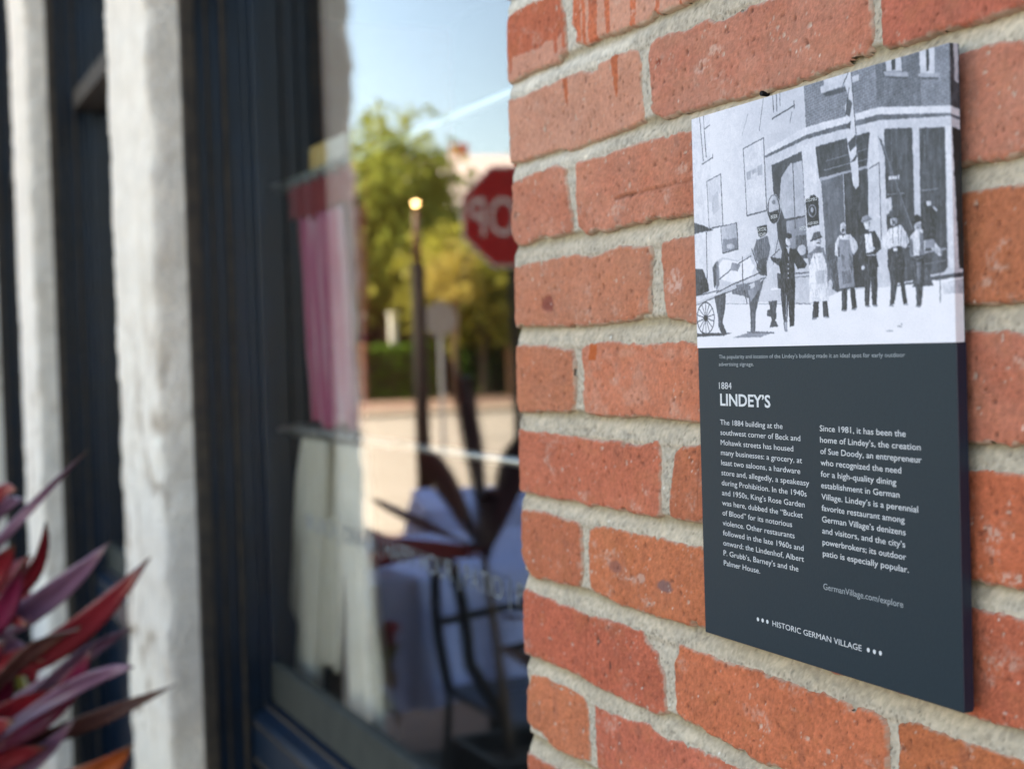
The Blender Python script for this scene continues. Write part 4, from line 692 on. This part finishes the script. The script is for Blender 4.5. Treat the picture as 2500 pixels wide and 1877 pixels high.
LEAVES_WALL= [('C',[-1.038,-0.271,1.168],[-0.931,-0.172,1.294],0.008,'p'),('C',[-1.116,-0.243,1.094],[-1.039,-0.213,1.197],0.014,'r'),('C',[-1.077,-0.248,1.056],[-0.966,-0.141,1.172],0.023,'p'),('C',[-1.034,-0.242,1.02],[-0.908,-0.101,1.156],0.027,'r'),('D',[-1.098,-0.183,0.985],[-1.002,-0.112,1.048],0.013,'p'),('D',[-1.078,-0.23,0.916],[-0.986,-0.165,1.035],0.023,'m'),('D',[-1.029,-0.208,0.949],[-0.927,-0.123,1.014],0.014,'p'),('D',[-1.129,-0.229,0.878],[-0.988,-0.058,0.972],0.017,'b'),('D',[-1.119,-0.292,0.909],[-1.011,-0.194,0.985],0.025,'r'),('D',[-1.04,-0.21,0.835],[-0.939,-0.128,0.913],0.027,'o'),('C',[-1.046,-0.286,1.211],[-0.966,-0.253,1.247],0.013,'r'),('C',[-1.133,-0.274,1.189],[-1.051,-0.237,1.227],0.012,'p'),('D',[-1.094,-0.291,0.977],[-1.0,-0.226,1.021],0.015,'r'),('C',[-1.054,-0.286,1.046],[-0.975,-0.249,1.156],0.021,'m'),('D',[-1.136,-0.275,0.838],[-1.031,-0.184,0.933],0.019,'p'),('C',[-1.111,-0.291,1.099],[-1.031,-0.254,1.171],0.025,'r'),('D',[-1.06,-0.282,0.829],[-0.984,-0.258,0.891],0.018,'m'),('D',[-1.158,-0.288,0.925],[-1.079,-0.257,0.994],0.028,'m'),('D',[-1.115,-0.277,0.987],[-1.033,-0.239,1.029],0.019,'p'),('C',[-1.083,-0.288,1.072],[-0.997,-0.244,1.069],0.018,'r'),('D',[-1.031,-0.266,1.002],[-0.932,-0.188,1.071],0.015,'b'),('D',[-1.131,-0.293,0.861],[-1.035,-0.223,0.9],0.022,'r'),('D',[-1.106,-0.316,0.978],[-1.021,-0.271,1.044],0.027,'m'),('D',[-1.067,-0.322,0.895],[-0.977,-0.267,0.953],0.027,'r'),('C',[-1.158,-0.311,1.03],[-1.074,-0.268,1.102],0.028,'m')]
LEAVES_MIR= [('A',[-1.815,-0.379,1.188],[-1.788,-0.327,1.375],0.048,'p'),('A',[-1.781,-0.446,1.109],[-1.731,-0.443,1.228],0.072,'p'),('A',[-1.838,-0.323,1.113],[-1.814,-0.26,1.205],0.062,'p'),('A',[-1.861,-0.267,1.047],[-1.855,-0.165,1.108],0.023,'b'),('A',[-1.777,-0.454,1.07],[-1.713,-0.48,1.169],0.067,'p'),('A',[-1.869,-0.247,0.989],[-1.86,-0.15,1.046],0.038,'r'),('A',[-1.821,-0.357,1.073],[-1.782,-0.328,1.174],0.048,'b'),('A',[-1.768,-0.469,1.02],[-1.704,-0.494,1.073],0.048,'p'),('A',[-1.88,-0.221,0.98],[-1.853,-0.159,0.96],0.058,'r'),('A',[-1.819,-0.373,1.266],[-1.778,-0.347,1.336],0.038,'m'),('A',[-1.797,-0.409,1.052],[-1.756,-0.382,1.115],0.058,'p')]

# ------------------------------------------------------------------ cordylines in a planter
def planter_box(label, loc, sx, sy, h):
    planter = thing('planter_box', label, 'planter', loc, 0, 'black planters along the shopfront'); t = .015
    bm = bmesh.new(); bx(bm, -sx, sx, -sy, -sy + t, 0, h); bx(bm, -sx, sx, sy - t, sy, 0, h); bx(bm, -sx, -sx + t, -sy + t, sy - t, 0, h); bx(bm, sx - t, sx, -sy + t, sy - t, 0, h)
    obj('planter_wall', bm, M['black'], planter); obj('planter_soil', box(-sx + t, sx - t, -sy + t, sy - t, .0, h - .04), M['soil'], planter)
planter_box('black planter mirrored in the glass below the chair backs', (-1.70, -.42, 0), .12, .11, .60)
planter_box('black planter below the crimson leaves of the left corner', (-1.12, -.40, 0), .22, .14, .58)
planter_box('slim black pot of the yellow green croton', (-1.93, -.19, 0), .075, .06, .50)
LEAFC = {'p': ((.20, .085, .15), (.34, .20, .30)), 'r': ((.30, .018, .030), (.16, .02, .03)), 'm': ((.22, .012, .06), (.12, .012, .035)), 'o': ((.40, .085, .02), (.22, .04, .02)), 'b': ((.085, .03, .03), (.16, .07, .05)), 'd': ((.055, .014, .024), (.10, .03, .045)), 'g': ((.16, .14, .02), (.10, .06, .02))}
def leaf(parent, a, mid, tip, width, c, seed, face=None):
    a, mid, tip = Vector(a), Vector(mid), Vector(tip); n = 14; r = random.Random(seed); ctrl = mid * 2 - (a + tip) / 2 + Vector((0, 0, r.uniform(.0, .035)))
    side0 = (tip - a).cross(Vector((r.uniform(-.3, .3), -1, r.uniform(-.2, .4))) if face is None else Vector(face) + Vector((r.uniform(-.35, .35), r.uniform(-.35, .35), r.uniform(-.35, .35)))).normalized(); co = []; col = []
    c0, c1_ = np.array(LEAFC[c][0]), np.array(LEAFC[c][1])
    for i in range(n + 1):
        t = i / n; p = a * (1 - t) ** 2 + ctrl * 2 * t * (1 - t) + tip * t * t; tan = ((ctrl - a) * (1 - t) + (tip - ctrl) * t).normalized()
        s = (side0 - tan * side0.dot(tan)).normalized(); up = tan.cross(s); wv = width * .55 * max(.02, min(1, .22 + 1.5 * t) * (1 - max(0, (t - .55) / .45) ** 2.6))
        for k, q in enumerate((-1, -.5, 0, .5, 1)):
            fold = abs(q) * wv * .35 + .004 * math.sin(t * 11 + q * 2 + seed) * abs(q)
            co.append(p + s * wv * q + up * fold); m_ = abs(q)
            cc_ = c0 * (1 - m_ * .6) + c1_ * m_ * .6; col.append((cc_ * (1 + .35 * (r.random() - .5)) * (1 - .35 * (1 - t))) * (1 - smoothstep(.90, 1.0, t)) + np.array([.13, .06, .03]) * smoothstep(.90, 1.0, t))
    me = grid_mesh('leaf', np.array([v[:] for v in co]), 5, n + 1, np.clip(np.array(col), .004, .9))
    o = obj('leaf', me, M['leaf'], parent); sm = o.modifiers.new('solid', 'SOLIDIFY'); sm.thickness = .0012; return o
def cordyline(label, root, crowns, leaves, seed, extra):
    base = Vector(root); t = thing('cordyline_plant', label, 'plant', root, 0, 'cordylines in the planter')
    for nme, cpos in crowns.items():
        c = Vector(cpos) - base; obj('stem', T([(c.x * .3, c.y * .3, 0), (c.x * .6, c.y * .6, c.z * .5), c], [.011, .010, .008], 7), M['wood_stem'], t, True)
    r = random.Random(seed)
    for i, (nme, mid, tip, wd, c) in enumerate(leaves):
        leaf(t, Vector(crowns[nme]) - base + Vector((0, 0, r.uniform(-.04, .02))), Vector(mid) - base, Vector(tip) - base, wd * (1.4 if mid[0] > -1.6 else 1.0), c, seed + i, (-.8, .45, .25) if mid[0] > -1.6 else (.85, .3, .2))
    for i in range(extra):
        nme = r.choice(list(crowns)); cp = Vector(crowns[nme]) - base; an = r.uniform(0, 6.28); ln = r.uniform(.2, .36); el = r.uniform(.2, 1.1)
        dv = Vector((math.cos(an), math.sin(an), 0)); 
        if dv.x > .1 and dv.y > -.2: dv = Vector((-abs(dv.x), -abs(dv.y), 0)).normalized()
        tip = cp + dv * ln * math.cos(el) + Vector((0, 0, ln * math.sin(el))); mid = cp + dv * ln * .5 * math.cos(el * .8) + Vector((0, 0, ln * (.62 * math.sin(el) + .05)))
        leaf(t, cp, mid, tip, r.uniform(.025, .05), r.choice('prmpbr'), seed + 100 + i)
    return t
cordyline('dark purple cordyline mirrored in the window glass in front of the sunlit street', (-1.72, -.42, .56), {'A': (-1.80, -.39, .97)}, [(l[0], l[1], l[2], l[3] * .85, 'r' if l[4] == 'r' else 'd') for i, l in enumerate(LEAVES_MIR) if i not in (4, 6, 7)], 5, 0)
cordyline('cordyline with long crimson and mauve leaves crossing the pale stone posts', (-1.12, -.38, .54), {'C': (-1.118, -.356, 1.07)}, [l for l in LEAVES_WALL if l[0] == 'C'], 40, 3)
cordyline('lower cordyline with crimson, bronze and orange leaves in the bottom left corner', (-1.10, -.40, .54), {'D': (-1.116, -.363, .87)}, [l for l in LEAVES_WALL if l[0] == 'D'], 60, 3)
cr = thing('croton_plant', 'low croton with yellow green and red leaves in a slim pot by the window', 'plant', (-1.93, -.19, .46))
obj('stem', T([(0, 0, 0), (0, .0, .45)], .008, 6), M['wood_stem'], cr)
for i in range(18):
    an = i * 2.4; ln = random.uniform(.06, .10); z = random.uniform(.10, .55); dv = Vector((math.cos(an), math.sin(an) * .6, 0)); a = Vector((0, .0, z * .8))
    leaf(cr, a, a + dv * ln * .5 + Vector((0, 0, .06)), a + dv * ln + Vector((0, 0, random.uniform(-.02, .12))), .05, random.choice('ggrrb'), 300 + i)

# ------------------------------------------------------------------ patio table and chairs
def table(loc, sx, sy, rz, label, clabel):
    t = thing('patio_table', label, 'table', loc, rz, 'patio tables on the pavement')
    obj('tabletop', box(-sx, sx, -sy, sy, .715, .738, .004), M['black'], t)
    obj('pedestal', T([(0, 0, .02), (0, 0, .715)], [.04, .03], 10), M['black'], t); obj('foot', box(-.25, .25, -.25, .25, 0, .02, .004), M['black'], t)
    n = 120; per = []
    for i in range(n):
        u = i / n * 4; k = int(u); f = u - k
        per.append({0: (-sx + 2 * sx * f, -sy), 1: (sx, -sy + 2 * sy * f), 2: (sx - 2 * sx * f, sy), 3: (-sx, sy - 2 * sy * f)}[k])
    bm = bmesh.new(); rings = []
    for j, z in enumerate((.742, .742, .735, .68, .58, .46, .36)):
        ring = []
        for i, (x, y) in enumerate(per):
            out = 0 if j == 0 else .004 + .012 * (j > 1) + .02 * max(0, j - 2) * (.6 + .5 * math.sin(i * .9) + .3 * math.sin(i * .37 + 1))
            L = math.hypot(x, y); k_ = (.93 if j == 0 else 1); ring.append(bm.verts.new((x * k_ + x / L * out, y * k_ + y / L * out, z - (.03 * math.sin(i * .21) if j == 6 else 0))))
        rings.append(ring)
    for r0, r1 in zip(rings, rings[1:]):
        for i in range(n): bm.faces.new((r0[i], r1[i], r1[(i + 1) % n], r0[(i + 1) % n]))
    bm.faces.new(rings[0])
    c = obj('tablecloth', bm, M['cloth'], None, True); c.location = loc; c.rotation_euler = (0, 0, rz); tag(c, clabel, 'tablecloth', 'blue white tablecloths'); return t
table((-3.42, -1.12, 0), .46, .44, 0, 'patio table beside the window on the brick pavement', 'blue white cloth draped over the patio table nearest the window')
table((-4.9, -1.9, 0), .45, .45, .3, 'patio table farther out near the kerb', 'blue white cloth on the patio table near the kerb')
def chair(loc, rz, label):
    t = thing('patio_chair', label, 'chair', loc, rz, 'black metal patio armchairs')
    for sx in (-.2, .2):
        obj('leg', T([(.2, sx, 0), (.19, sx, .44)], .011, 7), M['black'], t); obj('leg', T([(-.25, sx, 0), (-.21, sx, .44)], .011, 7), M['black'], t)
        obj('armrest', T([(-.22, sx * 1.1, .64), (0, sx * 1.15, .66), (.16, sx * 1.1, .63), (.19, sx, .44)], .012, 7), M['black'], t)
    bm = bmesh.new()
    for k in range(7): bx(bm, -.21, .21, -.21 + k * .062, -.21 + k * .062 + .045, .44, .452)
    tube(bm, [(-.21, -.215, .445), (.21, -.215, .445), (.21, .215, .445), (-.21, .215, .445), (-.21, -.215, .445)], .011, 6); obj('seat', bm, M['black_blue'], t)
    bm = bmesh.new(); pts = [(-.21, -.2, .44)] + [(-.21 - .10 * math.sin(q * .5 + .2), -.2 * math.cos(q), .44 + .42 * math.sin(q) ** .6) for q in [math.pi * k / 14 for k in range(1, 14)]] + [(-.21, .2, .44)]
    tube(bm, pts, .017, 8); obj('backrest', bm, M['black'], t, True)
    return t
M['black_blue'] = mat('blue_black_enamel', (.02, .035, .06), .35)
chair((-2.58, -.90, 0), R(-90), 'black metal armchair with its curved back toward the window beside the nearer patio table')

# ------------------------------------------------------------------ street furniture seen in the glass
sg = thing('stop_sign', 'red octagonal stop sign with white border on a dark post', 'sign', (-8.65, -3.63, -.11), math.atan2(3.2, 9.55))
o8 = [(math.cos(R(22.5 + 45 * k)), math.sin(R(22.5 + 45 * k))) for k in range(8)]
red = mat('stop_red', (.24, .006, .008), .6, spec=.2); wht = mat('sign_white', (.42, .41, .41), .6, spec=.2)
def oct_(rad, x0, x1, m_, nm):
    bm = bmesh.new(); a = [bm.verts.new((x0, c * rad, s * rad + 2.483)) for c, s in o8]; b = [bm.verts.new((x1, c * rad, s * rad + 2.483)) for c, s in o8]
    bm.faces.new(a[::-1]); bm.faces.new(b)
    for i in range(8): j = (i + 1) % 8; bm.faces.new((a[i], a[j], b[j], b[i]))
    obj(nm, bm, m_, sg)
oct_(.406, -.002, .002, wht, 'border'); oct_(.384, .002, .004, red, 'red_face')
tb = text_mesh([('STOP', -.325, -.14, .28, .65, 1, .0)], 't'); bmesh.ops.rotate(tb, verts=tb.verts, cent=(0, 0, 0), matrix=Matrix.Rotation(R(90), 3, 'Z')); bmesh.ops.translate(tb, verts=tb.verts, vec=(.0055, 0, 2.483))
obj('stop_word', tb, wht, sg); obj('sign_post', box(-.06, -.003, -.03, .03, 0, 2.85, .004), M['black'], sg)
lp = thing('lamp_post', 'slim black lamp post with a small glowing bulb on top', 'street lamp', (-7.5, -2.43, 0))
obj('pole', T([(0, 0, 0), (0, 0, 1.95)], [.05, .043], 12), M['black'], lp, True); obj('neck', T([(0, 0, 1.95), (0, 0, 2.29)], [.028, .018], 10), mat('rust_brown_paint', (.10, .035, .02), .5), lp, True)
bm = bmesh.new(); bmesh.ops.create_uvsphere(bm, u_segments=12, v_segments=10, radius=.014, matrix=Matrix.Translation((0, 0, 2.33)))
gm = bpy.data.materials.new('lit_bulb'); gm.use_nodes = True; pb = gm.node_tree.nodes['Principled BSDF']; pb.inputs['Emission Color'].default_value = (1, .62, .28, 1); pb.inputs['Emission Strength'].default_value = 13
obj('bulb', bm, gm, lp); obj('pole_foot', T([(0, 0, 0), (0, 0, .12)], [.11, .07], 10), M['black'], lp)
rs = thing('round_sign', 'white round sign on a thin grey post across the street', 'sign', (-17.7, -6.62, -.12), .33)
obj('disc', T([(-.02, 0, 1.95), (.0, 0, 1.95)], .24, 20), mat('shaded_white', (.16, .15, .14), .7), rs); obj('sign_post', T([(-.05, 0, 0), (-.05, 0, 2.2)], .03, 8), M['steel'], rs)  # white disc, its shade put into a grey base colour
wb = thing('white_bollard', 'short white gate pillar lit by the sun under the trees', 'pillar', (-38.5, -13.4, 0))
obj('shaft', box(-.10, .10, -.10, .10, 0, 2.45, .02), mat('white_paint', (.78, .76, .68), .7), wb); obj('cap', box(-.14, .14, -.14, .14, 2.45, 2.53, .02), mat('white_paint_cap', (.75, .73, .66), .7), wb)
for q, (x, y, h, c, lb) in enumerate(((-37.5, -11.9, 1.5, (.55, .30, .16), 'orange clay garden pillar lit by the sun left of the white pillar'), (-37.0, -16.6, 2.2, (.50, .26, .13), 'tall orange clay pillar at the right of the garden gate'), (-37.3, -17.4, 1.7, (.42, .20, .12), 'brown clay pillar beneath the stop sign side of the garden'))):
    t = thing('garden_pillar', lb, 'pillar', (x, y, 0), 0, 'clay garden pillars'); mt_ = mat('clay_%d' % q, c, .85, noise=(4, .4, tuple(v * .6 for v in c)))
    obj('shaft', box(-.2, .2, -.2, .2, 0, h, .03), mt_, t); obj('cap', box(-.25, .25, -.25, .25, h, h + .12, .02), mt_, t)

# ------------------------------------------------------------------ houses and trees across the street
def house(loc, rz, sx, sy, h, rh, wallc, roofc, label):
    t = thing('house', label, 'house', loc, rz, 'houses across the street'); wm = mat('house_wall', wallc, .85, noise=(3, .4, tuple(v * .8 for v in wallc))); rm = mat('house_roof', roofc, .85, noise=(2, .4, tuple(v * .8 for v in roofc)))
    bm = bmesh.new(); bx(bm, -sx, sx, -sy, sy, 0, h)
    for x0 in (-sx, sx - .02):
        a = [bm.verts.new((x0, -sy, h)), bm.verts.new((x0, sy, h)), bm.verts.new((x0, 0, h + rh))]; b = [bm.verts.new((x0 + .02, v.co.y, v.co.z)) for v in a]
        bm.faces.new(a[::-1]); bm.faces.new(b)
        for i in range(3): j = (i + 1) % 3; bm.faces.new((a[i], a[j], b[j], b[i]))
    obj('wall', bm, wm, t)
    bm = bmesh.new()
    for s in (-1, 1):
        p_ = [(-sx - .3, s * (sy + .35), h - .15), (sx + .3, s * (sy + .35), h - .15), (sx + .3, 0, h + rh + .1), (-sx - .3, 0, h + rh + .1)]
        a = [bm.verts.new(v) for v in p_]; b = [bm.verts.new((v[0], v[1], v[2] + .15)) for v in p_]; bm.faces.new(a); bm.faces.new(b[::-1])
        for i in range(4): j = (i + 1) % 4; bm.faces.new((a[j], a[i], b[i], b[j]))
    rf = obj('roof', bm, rm, t); obj('chimney', box(-.4, .4, sy * .3, sy * .3 + .7, h, h + rh + 1.0), M['brick_plain'], rf)
    for k in range(3):
        for zz in ((1.0,) if h < 4 else (1.0, 3.8)):
            y0 = -sy + (k + .5) * 2 * sy / 3 - .5; f = obj('window', box(sx, sx + .06, y0, y0 + 1.0, zz, zz + 1.5), wht, t); obj('pane', box(sx + .062, sx + .075, y0 + .1, y0 + .9, zz + .1, zz + 1.4), M['dark_glass'], f)
    obj('door', box(sx, sx + .05, sy * .75, sy * .75 + .9, 0, 2.1), M['red_cloth'], t); return t
M['dark_glass'] = mat('dark_glass', (.03, .04, .05), .08)
house((-55, -12.5, 0), .33, 5, 4.0, 4.6, 2.0, (.20, .03, .02), (.12, .05, .04), 'dark red brick house behind the left trees')
house((-57, -23.5, 0), .33 + R(90), 4.2, 4.5, 6.6, 3.0, (.60, .46, .42), (.70, .56, .52), 'pale pink gabled house behind the stop sign')
house((-60, -42, 0), .45, 6, 5, 5.5, 3, (.30, .14, .09), (.14, .12, .11), 'brown brick house farther along the street')
def tree(loc, h, rx, rz_, cz, n, leafc, seed, label, name='street_tree', lsz=.20, clumps=26):
    t = thing(name, label, 'tree', loc, 0, 'trees across the street'); r = np.random.default_rng(seed)
    bm = bmesh.new(); tube(bm, [(0, 0, 0), (.05, .02, cz * .5), (.1, 0, cz)], [.16 * h / 7, .12 * h / 7, .07 * h / 7], 8)
    for k in range(6):
        a = k * 1.1; tube(bm, [(.05, 0, cz * (.45 + .06 * k)), (rx * .35 * math.cos(a), rx * .35 * math.sin(a), cz * (.7 + .08 * k)), (rx * .7 * math.cos(a), rx * .7 * math.sin(a), cz * (.85 + .1 * k))], [.05, .035, .015], 5)
    obj('trunk', bm, M['wood_stem'], t)
    cc_ = r.normal(0, 1, (clumps, 3)); cc_ /= np.linalg.norm(cc_, axis=1)[:, None]; cc_ *= (r.uniform(.25, 1.0, (clumps, 1)) ** .6) * np.array([rx * .8, rx * .8, rz_ * .82])
    crr = r.uniform(.28, .48, clumps) * rx
    which = r.integers(0, clumps, n); dv = r.normal(0, 1, (n, 3)); dv /= np.linalg.norm(dv, axis=1)[:, None]
    p = cc_[which] + dv * crr[which, None] * np.abs(r.normal(.75, .38, (n, 1))); p[:, 2] += cz
    nx_ = r.normal(0, 1, (n, 3)); nx_ /= np.linalg.norm(nx_, axis=1)[:, None]; ny_ = np.cross(nx_, r.normal(0, 1, (n, 3))); ny_ /= np.linalg.norm(ny_, axis=1)[:, None]
    s = lsz * r.uniform(.6, 1.3, (n, 1)); co = np.stack([p - nx_ * s, p + ny_ * s * .5, p + nx_ * s, p - ny_ * s * .5], 1).reshape(-1, 3)
    me = bpy.data.meshes.new('crown'); me.vertices.add(len(co)); me.vertices.foreach_set('co', co.astype(np.float32).ravel()); me.loops.add(n * 4); me.loops.foreach_set('vertex_index', np.arange(n * 4, dtype=np.int32)); me.polygons.add(n); me.polygons.foreach_set('loop_start', np.arange(0, n * 4, 4, dtype=np.int32)); me.update(calc_edges=True)
    at = me.color_attributes.new('tint', 'FLOAT_COLOR', 'POINT'); base = np.array(leafc)[None] * (1 + .35 * (r.random((clumps, 1))[which] - .5)) * (1 + .3 * (r.random((n, 1)) - .5)); base = np.repeat(base, 4, 0); rgba = np.ones((n * 4, 4), np.float32); rgba[:, :3] = base; at.data.foreach_set('color', rgba.ravel())
    obj('crown', me, M['foliage'], t); return t
M['foliage'] = mat('tree_foliage', attr='tint', rough=.6, spec=.3, trans=.55)
tree((-41.6, -14.3, 0), 8.8, 2.9, 3.1, 5.5, 15000, (.36, .40, .085), 1, 'tall oval yellow green tree across the street, left of the lamp bulb')
tree((-42.5, -12.0, 0), 7, 2.6, 2.6, 4.7, 11000, (.38, .40, .08), 2, 'yellow green tree half hidden behind the stone post reflection')
tree((-40.5, -18.0, 0), 6, 2.6, 1.7, 3.6, 11000, (.27, .28, .05), 3, 'olive green low tree behind the stop sign')
tree((-33.5, -17.6, 0), 9, 1.7, 2.2, 7.3, 8000, (.24, .28, .06), 4, 'light green tree crown high at the right above the stop sign')
tree((-34.5, -13.7, 0), 3.6, 1.0, .8, 3.3, 1300, (.54, .44, .12), 5, 'small golden yellow tree behind the lamp post', lsz=.10)
tree((-47, -20, 0), 6.5, 3.2, 2.2, 4.0, 9000, (.08, .10, .02), 6, 'dark olive tree in front of the pale house')
tree((-37.0, -15.6, 0), 5, 2.3, 1.5, 3.3, 9000, (.34, .33, .06), 8, 'olive tree between the lamp post and the stop sign')
tree((-38.0, -17.3, 0), 5, 2.1, 1.3, 3.0, 8000, (.26, .27, .05), 9, 'shady olive tree directly under the stop sign')
tree((-46, -8.0, 0), 8, 3.5, 3.0, 5.0, 9000, (.09, .13, .025), 7, 'green tree at the left end of the row across the street')
def hedge(loc, sx, sy, h, c, seed, label):
    r = np.random.default_rng(seed); n = int(900 * sx * sy + 2500); p = r.uniform(-1, 1, (n, 3)) * np.array([sx, sy, h / 2]); ax = r.integers(0, 3, n); sgn = r.choice([-1, 1], n)
    for k, e in enumerate((sx, sy, h / 2)): p[ax == k, k] = (sgn * e)[ax == k] * r.uniform(.85, 1.05, (ax == k).sum())
    p[:, 2] = np.abs(p[:, 2] + h / 2); d1 = r.normal(0, .07, (n, 3)); d2 = r.normal(0, .05, (n, 3)); co = np.stack([p - d1, p + d2, p + d1, p - d2], 1).reshape(-1, 3)
    me = bpy.data.meshes.new('hedge'); me.from_pydata(co.tolist(), [], [(4 * i, 4 * i + 1, 4 * i + 2, 4 * i + 3) for i in range(n)]); at = me.color_attributes.new('tint', 'FLOAT_COLOR', 'POINT'); rgba = np.ones((n * 4, 4), np.float32); rgba[:, :3] = np.repeat(np.array(c)[None] * r.uniform(.6, 1.3, (n, 1)), 4, 0); at.data.foreach_set('color', rgba.ravel())
    t = thing('hedge', label, 'hedge', loc, .33, 'garden hedges'); obj('leaves', me, M['foliage'], t); obj('hedge_core', box(-sx * .85, sx * .85, -sy * .9, sy * .9, 0, h * .9), M['soil'], t)
hedge((-38.5, -17.3, 0), .8, 1.6, 1.9, (.07, .14, .02), 1, 'bright green clipped hedge under the stop sign')
hedge((-37.6, -13.1, 0), .5, 1.1, 1.5, (.10, .20, .02), 2, 'small bright green shrub at the foot of the lamp post')
hedge((-42.5, -15.0, 0), .8, 7.5, 1.7, (.03, .05, .012), 3, 'long dark hedge along the gardens')
hedge((-48.5, -22.0, 0), .8, 11, 3.0, (.035, .05, .014), 4, 'tall dark hedge in front of the houses')
# overhead wires
ow = obj('overhead_wires', T([(-25, -60, 10.4), (-24, -10, 10.1), (-23, 40, 10.4)], .03, 5), M['black']); tag(ow, 'thin dark overhead wire crossing the sky', 'wire')
ow = obj('overhead_wires', T([(-25, -60, 9.7), (-24, -10, 9.4), (-23, 40, 9.7)], .03, 5), M['black']); tag(ow, 'second dark overhead wire just below the other one', 'wire')
